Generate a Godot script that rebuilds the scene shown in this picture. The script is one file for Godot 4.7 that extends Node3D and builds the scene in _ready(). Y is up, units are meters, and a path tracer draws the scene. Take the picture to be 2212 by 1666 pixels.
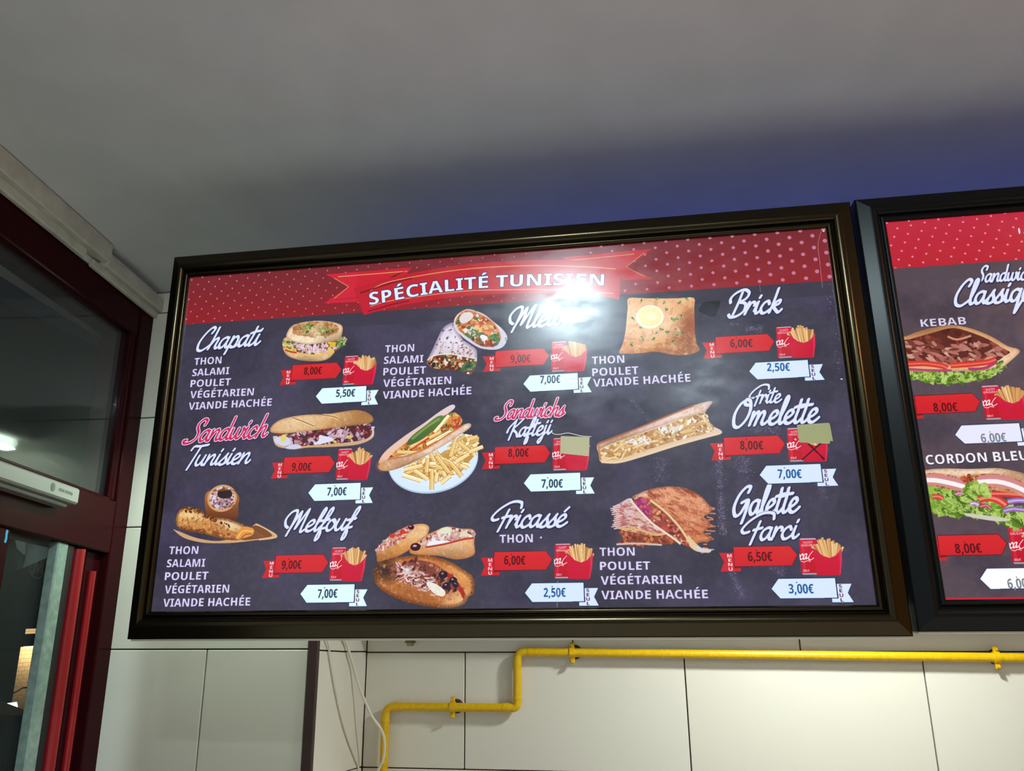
extends Node3D
# A takeaway counter seen from below: two back-lit menu boards hang under a sloping ceiling, a tiled
# kitchen wall with a yellow gas pipe runs behind them, a maroon shop door stands on the left.

const TILE_W := 0.6
const TILE_H := 0.3
const BOARD_Z := 0.927          # plane of the printed film
const PRINT_W := 1.24
const PRINT_H := 0.667
const TEX_W := 2048
const TEX_H := 1102

var taken := {}
var rng := RandomNumberGenerator.new()

func _ready():
	rng.seed = 7
	# ---- camera -------------------------------------------------------------------------------
	var cam := Camera3D.new()
	cam.name = "camera"
	cam.transform = Transform3D(Basis(Vector3(0.98789, -0.00897, -0.15488), Vector3(0.0515, 0.96068, 0.27285), Vector3(0.14635, -0.27752, 0.94951)), Vector3(0, 1.6, 2.239))
	cam.fov = 53.19
	cam.near = 0.02
	cam.far = 60.0
	cam.current = true
	add_child(cam)
	# ---- night sky and exposure ---------------------------------------------------------------
	var we := WorldEnvironment.new()
	we.name = "environment"
	var env := Environment.new()
	env.background_mode = Environment.BG_COLOR
	env.background_color = Color(0.035, 0.045, 0.07)
	env.tonemap_mode = Environment.TONE_MAPPER_LINEAR
	env.tonemap_exposure = 1.0
	env.sdfgi_enabled = true
	env.ssao_enabled = true
	env.ssil_enabled = true
	we.environment = env
	add_child(we)
	# ---- lamps --------------------------------------------------------------------------------
	build_lamps()
	# ---- setting ------------------------------------------------------------------------------
	make_materials()
	build_shell()
	build_left_wall()
	build_back_tiles()
	# ---- things -------------------------------------------------------------------------------
	build_boards()
	build_pipe()
	build_cables()
	build_door_things()
	build_counter()
	build_hood()
	build_street()

# ------------------------------------------------------------------------------ small helpers
func numbered(n: String) -> String:
	if not taken.has(n):
		taken[n] = 0
		return n
	taken[n] += 1
	return "%s_%03d" % [n, taken[n]]

func thing(called: String, label: String, category: String, group := "") -> Node3D:
	var o := Node3D.new()
	o.name = numbered(called)
	o.set_meta("label", label)
	o.set_meta("category", category)
	if group != "":
		o.set_meta("group", group)
	add_child(o)
	return o

func setting(called: String) -> Node3D:
	var o := Node3D.new()
	o.name = numbered(called)
	o.set_meta("kind", "structure")
	add_child(o)
	return o

func part(parent: Node3D, called: String, mesh: Mesh, m: Material) -> MeshInstance3D:
	var o := MeshInstance3D.new()
	o.name = called
	o.mesh = mesh
	o.material_override = m
	o.cast_shadow = GeometryInstance3D.SHADOW_CASTING_SETTING_ON
	parent.add_child(o, true)
	return o

func rgb(r: int, g: int, b: int, a := 1.0) -> Color:
	return Color(r / 255.0, g / 255.0, b / 255.0, a)

func mat(c: Color, rough := 0.5, metal := 0.0, spec := 0.5) -> StandardMaterial3D:
	var m := StandardMaterial3D.new()
	m.albedo_color = c
	m.roughness = rough
	m.metallic = metal
	m.metallic_specular = spec
	return m

func noise_tex(sd: int, freq: float, c0: Color, c1: Color, size := 256, octaves := 4) -> ImageTexture:
	var n := FastNoiseLite.new()
	n.seed = sd
	n.frequency = freq
	n.fractal_octaves = octaves
	var im := n.get_seamless_image(size, size)
	var out := Image.create(size, size, false, Image.FORMAT_RGB8)
	for y in size:
		for x in size:
			out.set_pixel(x, y, c0.lerp(c1, im.get_pixel(x, y).r))
	return ImageTexture.create_from_image(out)

func face(st: SurfaceTool, pts: Array, centre: Vector3) -> void:
	# a flat convex face whose normal points away from centre
	var n: Vector3 = (pts[1] - pts[0]).cross(pts[2] - pts[0])
	if n.length() < 1e-12 and pts.size() > 3:
		n = (pts[2] - pts[0]).cross(pts[3] - pts[0])
	n = n.normalized()
	var mid := Vector3.ZERO
	for p in pts:
		mid += p
	mid /= pts.size()
	var p2 := pts.duplicate()
	if n.dot(mid - centre) < 0.0:
		n = -n
		p2.reverse()
	for i in range(1, p2.size() - 1):
		for k in [0, i + 1, i]:
			st.set_normal(n)
			st.add_vertex(p2[k])

func begin() -> SurfaceTool:
	var st := SurfaceTool.new()
	st.begin(Mesh.PRIMITIVE_TRIANGLES)
	return st

func hexa_into(st: SurfaceTool, c: Array, b: float) -> void:
	# chamfered box from eight corners, index bits x=1 y=2 z=4
	var centre := Vector3.ZERO
	for p in c:
		centre += p / 8.0
	var v := []
	for i in 8:
		var row := []
		for ax in 3:
			var p: Vector3 = c[i]
			for other in 3:
				if other != ax:
					p += (c[i ^ (1 << other)] - c[i]).normalized() * b
			row.append(p)
		v.append(row)
	for ax in 3:
		var a: int = (ax + 1) % 3
		var d: int = (ax + 2) % 3
		for side in 2:
			var o: int = side << ax
			face(st, [v[o][ax], v[o | (1 << a)][ax], v[o | (1 << a) | (1 << d)][ax], v[o | (1 << d)][ax]], centre)
		if b > 0.0:
			for s1 in 2:
				for s2 in 2:
					var i0: int = (s1 << a) | (s2 << d)
					var i1: int = i0 | (1 << ax)
					face(st, [v[i0][a], v[i1][a], v[i1][d], v[i0][d]], centre)
	if b > 0.0:
		for i in 8:
			face(st, [v[i][0], v[i][1], v[i][2]], centre)

func hexa(c: Array, b := 0.0) -> ArrayMesh:
	var st := begin()
	hexa_into(st, c, b)
	return st.commit()

func corners(x0: float, x1: float, y0: float, y1: float, z0: float, z1: float) -> Array:
	var c := []
	for i in 8:
		c.append(Vector3(x1 if i & 1 else x0, y1 if i & 2 else y0, z1 if i & 4 else z0))
	return c

func box(x0: float, x1: float, y0: float, y1: float, z0: float, z1: float, b := 0.0) -> ArrayMesh:
	return hexa(corners(x0, x1, y0, y1, z0, z1), b)

func spline(pts: Array, per := 8) -> PackedVector3Array:
	var out := PackedVector3Array()
	for i in pts.size() - 1:
		var p0: Vector3 = pts[maxi(i - 1, 0)]
		var p1: Vector3 = pts[i]
		var p2: Vector3 = pts[i + 1]
		var p3: Vector3 = pts[mini(i + 2, pts.size() - 1)]
		for k in per:
			out.append(p1.cubic_interpolate(p2, p0, p3, float(k) / per))
	out.append(pts[-1])
	return out

func tube_into(st: SurfaceTool, path: PackedVector3Array, r: float, sides := 14, wob := 0.0) -> void:
	var rings := []
	var up := Vector3(0.123, 0.456, 0.88).normalized()
	for i in path.size():
		var t: Vector3 = (path[mini(i + 1, path.size() - 1)] - path[maxi(i - 1, 0)]).normalized()
		up = (up - t * up.dot(t)).normalized()
		var side := t.cross(up)
		var ring := []
		for k in sides:
			var a := TAU * k / sides
			var n := up * cos(a) + side * sin(a)
			ring.append([path[i] + n * (r + wob * sin(i * 1.7 + a * 2.0)), n])
		rings.append(ring)
	for i in path.size() - 1:
		for k in sides:
			var k2 := (k + 1) % sides
			var q := [rings[i][k], rings[i][k2], rings[i + 1][k2], rings[i + 1][k]]
			for j in [0, 2, 1, 0, 3, 2]:
				st.set_normal(q[j][1])
				st.add_vertex(q[j][0])
	for e in [0, path.size() - 1]:
		var ctr: Vector3 = path[e]
		var inner: Vector3 = path[1] if e == 0 else path[path.size() - 2]
		for k in sides:
			face(st, [ctr, rings[e][k][0], rings[e][(k + 1) % sides][0]], inner)

func tube(path: PackedVector3Array, r: float, sides := 14, wob := 0.0) -> ArrayMesh:
	var st := begin()
	tube_into(st, path, r, sides, wob)
	return st.commit()

func disc_into(st: SurfaceTool, a: Vector3, b: Vector3, r0: float, r1: float, sides := 18) -> void:
	# a capped cone frustum from a to b
	var t := (b - a).normalized()
	var u := t.cross(Vector3(0.3, 0.9, 0.31)).normalized()
	var w := t.cross(u)
	var mid := (a + b) / 2.0
	var ra := []
	var rb := []
	for k in sides:
		var d := u * cos(TAU * k / sides) + w * sin(TAU * k / sides)
		ra.append(a + d * r0)
		rb.append(b + d * r1)
	for k in sides:
		var k2 := (k + 1) % sides
		face(st, [ra[k], ra[k2], rb[k2], rb[k]], mid)
		face(st, [a, ra[k], ra[k2]], mid)
		face(st, [b, rb[k], rb[k2]], mid)

func disc(a: Vector3, b: Vector3, r0: float, r1: float, sides := 18) -> ArrayMesh:
	var st := begin()
	disc_into(st, a, b, r0, r1, sides)
	return st.commit()

func extrude(outline: Array, off: Vector3, bevel := 0.0) -> ArrayMesh:
	# flat outline (coplanar Vector3, any simple shape) given a thickness
	var st := begin()
	var n := off.normalized()
	var u: Vector3 = (outline[1] - outline[0]).normalized()
	var w := n.cross(u)
	var flat := PackedVector2Array()
	for p in outline:
		flat.append(Vector2((p - outline[0]).dot(u), (p - outline[0]).dot(w)))
	var tri := Geometry2D.triangulate_polygon(flat)
	for i in range(0, tri.size(), 3):
		var a: Vector3 = outline[tri[i]]
		var b: Vector3 = outline[tri[i + 1]]
		var c: Vector3 = outline[tri[i + 2]]
		face(st, [a, b, c], (a + b + c) / 3.0 + n)
		face(st, [a + off, b + off, c + off], (a + b + c) / 3.0 - n)
	var turn := 0.0
	for i in flat.size():
		turn += flat[i].cross(flat[(i + 1) % flat.size()])
	for i in outline.size():
		var a: Vector3 = outline[i]
		var b: Vector3 = outline[(i + 1) % outline.size()]
		var outward := (b - a).cross(n).normalized() * (1.0 if turn > 0 else -1.0)
		face(st, [a, b, b + off, a + off], (a + b + off) / 2.0 - outward)
	return st.commit()

# ------------------------------------------------------------------------------ lamps
func area_light(called: String, pos: Vector3, aim: Vector3, size: Vector2, c: Color, energy: float, parent: Node3D) -> void:
	var l := AreaLight3D.new()
	l.name = called
	l.area_size = size
	l.light_color = c
	l.light_energy = energy
	l.area_range = 12.0
	l.area_attenuation = 2.0
	l.shadow_enabled = true
	var up := Vector3.UP if absf(aim.normalized().y) < 0.9 else Vector3(0, 0, 1)
	l.transform = Transform3D(Basis.looking_at(aim, up), pos)
	parent.add_child(l)

func ceiling_y(z: float) -> float:
	return 2.485 + 0.0852 * (z - 0.359)

func glow(c: Color, e: float) -> StandardMaterial3D:
	var m := mat(c, 0.4)
	m.emission_enabled = true
	m.emission = c
	m.emission_energy_multiplier = e
	return m

func round_lamp(x: float, z: float, r: float, c: Color, look: float, energy: float, label: String) -> void:
	var t := thing("ceiling_lamp", label, "lamp", "round lamps flush on the ceiling")
	var y := ceiling_y(z)
	var rim := begin()
	disc_into(rim, Vector3(x, y + 0.002, z), Vector3(x, y - 0.022, z), r + 0.014, r + 0.008, 32)
	part(t, "housing", rim.commit(), mat(rgb(225, 225, 222), 0.4))
	part(t, "diffuser", disc(Vector3(x, y - 0.022, z), Vector3(x, y - 0.027, z), r, r - 0.004, 32), glow(c, look))
	area_light("lamp_light", Vector3(x, y - 0.031, z), Vector3(0, -1, 0.0), Vector2(r * 1.77, r * 1.77), c, energy, t)

func batten(x: float, y: float, z0: float, z1: float, c: Color, look: float, energy: float, label: String, arm: Array) -> void:
	# a tube in an opaque trough that runs away from the wall; arm: the bracket that carries it
	var t := thing("batten_lamp", label, "lamp", "tube lamps over the kitchen")
	part(t, "trough", box(x - 0.045, x + 0.045, y + 0.012, y + 0.05, z0 - 0.03, z1 + 0.03, 0.006), mat(rgb(228, 228, 224), 0.45))
	part(t, "tube", tube(PackedVector3Array([Vector3(x, y, z0), Vector3(x, y, (z0 + z1) / 2.0), Vector3(x, y, z1)]), 0.013, 12), glow(c, look))
	part(t, "bracket", box(arm[0], arm[1], arm[2], arm[3], arm[4], arm[5], 0.002), mat(rgb(190, 190, 190), 0.35, 0.9))
	area_light("tube_light", Vector3(x, y - 0.016, (z0 + z1) / 2.0), Vector3(0, -1, 0), Vector2(0.026, z1 - z0), c, energy, t)

func build_lamps() -> void:
	var white := Color(0.87, 0.97, 1.0)
	var warm := Color(1.0, 0.8, 0.62)
	round_lamp(-0.177, 2.09, 0.07, white, 20.0, 3.7, "round white lamp on the ceiling before the first menu board")
	round_lamp(1.75, 2.2, 0.085, warm, 30.0, 2.9, "round warm lamp on the ceiling before the second menu board")
	round_lamp(0.4, 3.6, 0.085, white, 30.0, 1.9, "round white lamp on the ceiling at the customers' end")
	batten(0.5, 2.02, 0.50, 0.62, Color(0.95, 0.98, 0.97), 14.0, 1.6, "tube lamp in a white trough behind the right end of the first board", [0.49, 0.51, 2.07, 2.1005, 0.45, 0.68])
	batten(-1.04, 2.04, 0.395, 0.565, Color(0.90, 1.0, 0.93), 14.0, 0.3, "tube lamp in a white trough behind the left end of the first board", [-1.062, -1.038, 2.055, 2.085, 0.3605, 0.5])

# ------------------------------------------------------------------------------ materials
var M := {}

func make_materials() -> void:
	M.ceiling = mat(rgb(206, 205, 204), 0.9, 0.0, 0.2)
	M.ceiling.albedo_texture = noise_tex(5, 0.02, Color(0.96, 0.96, 0.96), Color(1, 1, 1))
	M.ceiling.uv1_triplanar = true
	M.ceiling.uv1_world_triplanar = true
	M.plaster = mat(rgb(212, 212, 210), 0.85, 0.0, 0.25)
	M.ochre = mat(rgb(196, 160, 96), 0.8, 0.0, 0.3)
	M.grout = mat(rgb(62, 42, 34), 0.9, 0.0, 0.2)
	M.tiles = []
	for i in 3:
		M.tiles.append(mat(rgb(224 + i, 219 + i, 204 + i * 2), 0.34 + 0.02 * i, 0.0, 0.45))
	M.brown = mat(rgb(62, 42, 36), 0.5)
	M.trim_white = mat(rgb(196, 190, 178), 0.6, 0.0, 0.35)
	M.trim_white.albedo_texture = noise_tex(9, 0.03, Color(0.86, 0.85, 0.82), Color(1, 1, 1))
	M.trim_white.uv1_triplanar = true
	M.trim_white.uv1_scale = Vector3(2, 2, 2)
	M.maroon = mat(rgb(42, 8, 11), 0.22, 0.0, 0.16)
	M.red = mat(rgb(134, 15, 22), 0.25, 0.0, 0.5)
	M.black = mat(rgb(20, 20, 22), 0.4)
	M.green = mat(rgb(140, 156, 147), 0.55, 0.0, 0.35)
	M.green.albedo_texture = noise_tex(11, 0.045, Color(0.78, 0.8, 0.78), Color(1, 1, 1))
	M.green.uv1_triplanar = true
	M.green.uv1_scale = Vector3(3, 3, 3)
	M.glass = mat(Color(0.5, 0.55, 0.55, 0.04), 0.05, 0.0, 0.4)
	M.glass.transparency = BaseMaterial3D.TRANSPARENCY_ALPHA
	M.door_glass = mat(Color(0.5, 0.55, 0.55, 0.03), 0.03, 0.0, 0.2)
	M.door_glass.transparency = BaseMaterial3D.TRANSPARENCY_ALPHA
	M.floor = mat(rgb(150, 148, 146), 0.35)
	M.steel = mat(rgb(190, 190, 186), 0.32, 0.9)
	M.frame = mat(rgb(52, 44, 30), 0.24, 0.95, 0.6)
	M.yellow = mat(rgb(238, 196, 12), 0.32, 0.0, 0.5)
	M.yellow.albedo_texture = noise_tex(21, 0.05, Color(0.9, 0.84, 0.7), Color(1, 1, 1), 256, 5)
	M.yellow.uv1_triplanar = true
	M.yellow.uv1_scale = Vector3(6, 6, 6)
	M.cable = mat(rgb(226, 220, 204), 0.45)
	M.paper = mat(rgb(172, 162, 130), 0.7, 0.0, 0.3)
	M.paper2 = mat(rgb(152, 152, 112), 0.7, 0.0, 0.3)

# ------------------------------------------------------------------------------ room shell
func build_shell() -> void:
	var f := setting("floor")
	part(f, "slab", box(-1.7, 3.25, -0.12, 0.0, -0.25, 4.85), M.grout)
	for i in 8:
		for j in 9:
			var x0 := -1.55 + i * TILE_W
			var z0 := -0.04 + j * 0.54
			part(f, "tile", box(x0 + 0.002, x0 + TILE_W - 0.002, -0.004, 0.006, z0 + 0.002, z0 + 0.538, 0.0012), M.floor)
	# the ceiling falls towards the kitchen wall
	var c := setting("ceiling")
	var cc := []
	for i in 8:
		var z := 4.85 if i & 4 else -0.25
		cc.append(Vector3(3.25 if i & 1 else -1.7, ceiling_y(z) + (0.14 if i & 2 else 0.0), z))
	part(c, "plaster", hexa(cc), M.ceiling)
	var w := setting("wall_right")
	part(w, "plaster", box(3.05, 3.25, 0.0, 3.1, -0.25, 4.85), M.ochre)
	w = setting("wall_front")
	part(w, "plaster", box(-1.7, 3.05, 0.0, 3.1, 4.65, 4.85), M.plaster)

func tile_mesh(w: float, h: float) -> ArrayMesh:
	return box(0, w, 0, h, 0, 0.009, 0.0014)

func build_back_tiles() -> void:
	var g := 0.0016
	var wall := setting("wall_back")
	part(wall, "grout_bed", box(-0.9, 3.05, 0.0, 2.6, -0.2, -0.0075), M.grout)
	var rows := [[1.1815, 1.4816, -0.4855], [1.4816, 1.7817, -0.1825], [1.7817, 2.0818, -0.4855], [2.0818, 2.3819, -0.1825], [2.3819, 2.452, -0.4855], [0.8814, 1.1815, -0.1825], [0.5813, 0.8814, -0.4855], [0.2812, 0.5813, -0.1825], [0.0, 0.2812, -0.4855]]
	var n := 0
	for r in rows:
		var x: float = r[2] - 0.6015 * (1 if r[2] < -0.3 else 2)
		while x < 3.05:
			var x0 := maxf(x, -0.774)
			var x1 := minf(x + 0.6015, 3.05)
			if x1 - x0 > 0.03:
				n += 1
				var o := part(wall, "tile", tile_mesh(x1 - x0 - 2 * g, r[1] - r[0] - 2 * g), M.tiles[(n * 7) % 3])
				o.position = Vector3(x0 + g, r[0] + g, -0.009)
			x += 0.6015
	# the pier on the left stands forward of the kitchen wall
	var pier := setting("wall_pier")
	part(pier, "grout_bed", box(-1.335, -0.782, 0.0, 2.6, -0.2, 0.351), M.grout)
	var prow := [[0.0, 0.304], [0.304, 0.606], [0.606, 0.907], [0.907, 1.208], [1.208, 1.508], [1.508, 1.814], [1.814, 2.112], [2.112, 2.42], [2.42, 2.483]]
	for i in prow.size():
		var cuts := [-1.335, -1.063, -0.797] if i % 2 == 0 else [-1.335, -0.797]
		for k in cuts.size() - 1:
			n += 1
			var o := part(pier, "tile", tile_mesh(cuts[k + 1] - cuts[k] - 2 * g, prow[i][1] - prow[i][0] - 2 * g), M.tiles[(n * 5) % 3])
			o.position = Vector3(cuts[k] + g, prow[i][0] + g, 0.35)
	# its side, clad in cut pieces, looks towards the pipe
	var ret := setting("wall_return")
	part(ret, "grout_bed", box(-0.79, -0.7825, 0.0, 2.45, 0.0, 0.356), M.grout)
	var zc := [0.0, 0.174, 0.357]
	var ys := [[0.0, 0.0, 0.0], [0.29, 0.29, 0.29], [0.59, 0.59, 0.59], [0.884, 0.887, 0.89], [1.1825, 1.198, 1.214], [1.4835, 1.4925, 1.5055], [1.784, 1.79, 1.8], [2.084, 2.09, 2.1], [2.44, 2.45, 2.46]]
	for i in ys.size() - 1:
		for k in 2:
			var cn := []
			for b in 8:
				var zi: int = k + (1 if b & 4 else 0)
				var yy: float = ys[i + (1 if b & 2 else 0)][zi]
				cn.append(Vector3(-0.774 if b & 1 else -0.783, yy + (-g if b & 2 else g), zc[zi] + (-g * 0.6 if b & 4 else g * 0.6)))
			part(ret, "tile", hexa(cn, 0.0012), M.tiles[(i + k) % 3])
	var t := setting("trim_1")
	part(t, "corner_bar", box(-0.7975, -0.7715, 0.0, 2.48, 0.3495, 0.3635, 0.002), M.brown)

# ------------------------------------------------------------------------------ left wall and shop door
func LW(s: float, v: float, n: float) -> Vector3:
	# s along the wall towards the street side of the room, v up, n out into the room; the fittings rise with the ceiling
	return Vector3(-1.325 + 0.0475 * s + 0.9989 * n, v + 0.0852 * s, 0.359 + s - 0.0475 * n)

func lw_box(s0: float, s1: float, v0: float, v1: float, n0: float, n1: float, b := 0.003) -> ArrayMesh:
	var c := []
	for i in 8:
		c.append(LW(s1 if i & 1 else s0, v1 if i & 2 else v0, n1 if i & 4 else n0))
	return hexa(c, b)

func lw_post(s0: float, s1: float, v1: float, n0: float, n1: float, b := 0.003) -> ArrayMesh:
	# a post from the floor up
	var c := []
	for i in 8:
		var s := s1 if i & 1 else s0
		var p := LW(s, v1, n1 if i & 4 else n0)
		if not (i & 2):
			p.y = 0.0
		c.append(p)
	return hexa(c, b)

func lw_bead(s: float, n: float, r: float, v1: float) -> ArrayMesh:
	var a := LW(s, v1, n)
	return tube(PackedVector3Array([Vector3(a.x, 0.0, a.z), Vector3(a.x, a.y * 0.5, a.z), a]), r, 16)

func build_left_wall() -> void:
	var d := setting("door_1")
	# frame members
	part(d, "stile", lw_post(-0.004, 0.058, 2.414, -0.05, 0.0), M.maroon)
	part(d, "stile", lw_box(0.058, 0.076, 1.870, 2.414, -0.10, -0.006), M.maroon)
	part(d, "top_rail", lw_box(0.058, 1.42, 2.326, 2.414, -0.10, -0.004), M.maroon)
	part(d, "transom_bar", lw_box(0.058, 1.42, 1.738, 1.870, -0.10, 0.0), M.maroon)
	part(d, "glazing_bead", lw_box(0.076, 1.42, 1.868, 1.876, -0.02, -0.006, 0.002), M.maroon)
	part(d, "glazing_bead", lw_box(0.076, 0.084, 1.876, 2.326, -0.02, -0.008, 0.002), M.maroon)
	part(d, "transom_pane", lw_box(0.077, 1.42, 1.871, 2.328, -0.028, -0.022, 0.0), M.glass)
	part(d, "stile", lw_post(1.42, 1.52, 2.414, -0.10, 0.0), M.maroon)
	# jamb: stepped mouldings, red beads, black gasket, pale green outer post
	part(d, "jamb_board", lw_post(0.058, 0.118, 1.738, -0.045, -0.022), M.maroon)
	part(d, "jamb_bead", lw_bead(0.089, -0.020, 0.010, 1.69), M.red)
	part(d, "jamb_board", lw_post(0.118, 0.1435, 1.738, -0.045, -0.034), M.black)
	part(d, "jamb_bead", lw_bead(0.157, -0.016, 0.0155, 1.733), M.red)
	part(d, "gasket", lw_post(0.144, 0.203, 1.738, -0.038, -0.030), M.black)
	part(d, "gasket", lw_post(0.174, 0.203, 1.738, -0.030, -0.014), M.black)
	part(d, "outer_post", lw_post(0.206, 0.243, 1.738, -0.034, -0.008, 0.003), M.green)
	# the leaf
	part(d, "door_pane", lw_box(0.243, 0.402, 0.12, 1.738, -0.036, -0.030, 0.0), M.door_glass)
	part(d, "leaf_stile", lw_post(0.402, 0.50, 1.736, -0.05, -0.004), M.maroon)
	part(d, "door_pane", lw_box(0.50, 1.32, 0.12, 1.738, -0.036, -0.030, 0.0), M.door_glass)
	part(d, "leaf_stile", lw_post(1.32, 1.418, 1.736, -0.05, -0.004), M.maroon)
	# plain wall beyond the door, and the head over it
	var w := setting("wall_left")
	part(w, "plaster", lw_box(1.52, 4.45, -0.4, 2.49, -0.16, 0.0, 0.0), M.plaster)
	part(w, "head", lw_box(-0.16, 1.52, 2.414, 2.49, -0.16, -0.002, 0.0), M.plaster)
	# white painted ceiling trim in two lengths with a notch between them
	var t := setting("trim_2")
	part(t, "board", lw_box(0.258, 4.3, 2.432, 2.4835, -0.002, 0.030, 0.002), M.trim_white)
	part(t, "cover_strip", lw_box(0.328, 4.3, 2.408, 2.434, -0.002, 0.014, 0.003), M.trim_white)
	t = setting("trim_3")
	part(t, "board", lw_box(-0.006, 0.266, 2.422, 2.462, -0.002, 0.026, 0.004), M.trim_white)
	part(t, "cover_strip", lw_box(-0.006, 0.300, 2.404, 2.424, -0.002, 0.012, 0.003), M.trim_white)

# ------------------------------------------------------------------------------ gas pipe, cables, wall bolt
func bend(a: Vector3, corner: Vector3, b: Vector3, r: float, out: PackedVector3Array) -> void:
	var p := corner + (a - corner).normalized() * r
	var q := corner + (b - corner).normalized() * r
	for k in 9:
		var t := k / 8.0
		out.append(p.lerp(corner, t).lerp(corner.lerp(q, t), t))

func clamp_at(parent: Node3D, x: float, y: float, z: float) -> void:
	var c := begin()
	var ring := PackedVector3Array()
	disc_into(c, Vector3(x - 0.007, y, z), Vector3(x + 0.007, y, z), 0.0145, 0.0145, 20)
	hexa_into(c, corners(x - 0.006, x + 0.006, y + 0.012, y + 0.027, z - 0.004, z + 0.004), 0.002)
	hexa_into(c, corners(x - 0.006, x + 0.006, y - 0.028, y - 0.012, z - 0.004, z + 0.004), 0.002)
	var o := part(parent, "pipe_clamp", c.commit(), M.yellow)
	for dy in [0.0205, -0.0215]:
		part(o, "bolt", disc(Vector3(x, y + dy, z + 0.003), Vector3(x, y + dy, z + 0.0085), 0.0045, 0.0035, 8), M.yellow)
	part(o, "rosette", disc(Vector3(x + 0.006, y, 0.0), Vector3(x + 0.006, y, 0.006), 0.019, 0.015, 20), M.brown)
	part(o, "stud", disc(Vector3(x + 0.003, y, 0.0), Vector3(x + 0.003, y, z - 0.008), 0.004, 0.004, 8), M.brown)

func build_pipe() -> void:
	var t := thing("gas_pipe", "bright yellow painted gas pipe stepping down along the tiled wall under the boards", "pipe")
	var z := 0.024
	var A := Vector3(2.4, 1.452, z)
	var B := Vector3(-0.3335, 1.4835, z)
	var C := Vector3(-0.3355, 1.3405, z)
	var D := Vector3(-0.7035, 1.3405, z)
	var E := Vector3(-0.7055, 0.2, z)
	var p := PackedVector3Array([A])
	for k in range(1, 30):
		p.append(A.lerp(B, k / 31.0))
	bend(A, B, C, 0.022, p)
	p.append(B.lerp(C, 0.5))
	bend(B, C, D, 0.013, p)
	for k in range(1, 6):
		p.append(C.lerp(D, k / 6.5))
	bend(C, D, E, 0.026, p)
	for k in range(1, 9):
		p.append(D.lerp(E, k / 9.0))
	p.append(E)
	part(t, "pipe_run", tube(p, 0.0112, 20, 0.0003), M.yellow)
	# collars where the elbows are brazed on
	for c in [[Vector3(-0.304, 1.4832, z), Vector3(-0.297, 1.4831, z)], [Vector3(-0.3338, 1.4555, z), Vector3(-0.3339, 1.4485, z)], [Vector3(-0.3352, 1.368, z), Vector3(-0.3353, 1.361, z)], [Vector3(-0.357, 1.3405, z), Vector3(-0.374, 1.3405, z)], [Vector3(-0.672, 1.3405, z), Vector3(-0.664, 1.3405, z)], [Vector3(-0.7037, 1.307, z), Vector3(-0.7037, 1.299, z)]]:
		part(t, "collar", disc(c[0], c[1], 0.0125, 0.0125, 20), M.yellow)
	clamp_at(t, -0.182, 1.4817, z)
	clamp_at(t, -0.5135, 1.3405, z)
	clamp_at(t, 0.8852, 1.4695, z)
	clamp_at(t, 1.95, 1.457, z)
	var b := thing("wall_bolt", "small grey hexagonal bolt end on the tiles just under the first menu board", "bolt")
	part(b, "nut", disc(Vector3(-0.638, 1.519, 0.024), Vector3(-0.638, 1.508, 0.024), 0.0165, 0.0165, 6), mat(rgb(120, 112, 92), 0.4, 0.8))
	part(b, "cap", disc(Vector3(-0.638, 1.5085, 0.024), Vector3(-0.638, 1.500, 0.024), 0.012, 0.009, 14), mat(rgb(160, 150, 118), 0.35, 0.8))
	part(b, "angle_plate", box(-0.652, -0.624, 1.517, 1.56, 0.0, 0.045, 0.002), mat(rgb(168, 164, 150), 0.45, 0.6))

func build_cables() -> void:
	var pts := [Vector3(-0.735, 1.74, 0.884), Vector3(-0.735, 1.69, 0.62), Vector3(-0.75, 1.60, 0.36), Vector3(-0.764, 1.525, 0.205)]
	for p in [[-0.7635, 1.4865, 0.165], [-0.762, 1.4477, 0.13], [-0.752, 1.3996, 0.11], [-0.745, 1.3758, 0.10], [-0.722, 1.3231, 0.085], [-0.702, 1.2943, 0.075], [-0.6925, 1.2691, 0.066], [-0.692, 1.2371, 0.058], [-0.697, 1.2086, 0.055], [-0.7096, 1.1847, 0.05], [-0.735, 1.10, 0.04], [-0.745, 0.8, 0.03], [-0.745, 0.02, 0.03]]:
		pts.append(Vector3(p[0], p[1], p[2]))
	var c := part(self, numbered("power_cable"), tube(spline(pts), 0.0038, 10), M.cable)
	c.set_meta("label", "thick off-white cable looping down in front of the yellow pipe")
	c.set_meta("category", "cable")
	pts = [Vector3(-0.76, 1.78, 0.884), Vector3(-0.76, 1.68, 0.64), Vector3(-0.762, 1.60, 0.46), Vector3(-0.766, 1.5276, 0.3224)]
	for p in [[1.4855, 0.2888], [1.4166, 0.2476], [1.3329, 0.1874], [1.2692, 0.1283], [1.2115, 0.0645], [1.1796, 0.0385], [1.05, 0.02], [0.02, 0.012]]:
		pts.append(Vector3(-0.7695, p[0], p[1]))
	c = part(self, numbered("power_cable"), tube(spline(pts), 0.0026, 8), M.cable)
	c.set_meta("label", "thin off-white cable lying against the narrow side of the tiled pier")
	c.set_meta("category", "cable")

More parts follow.
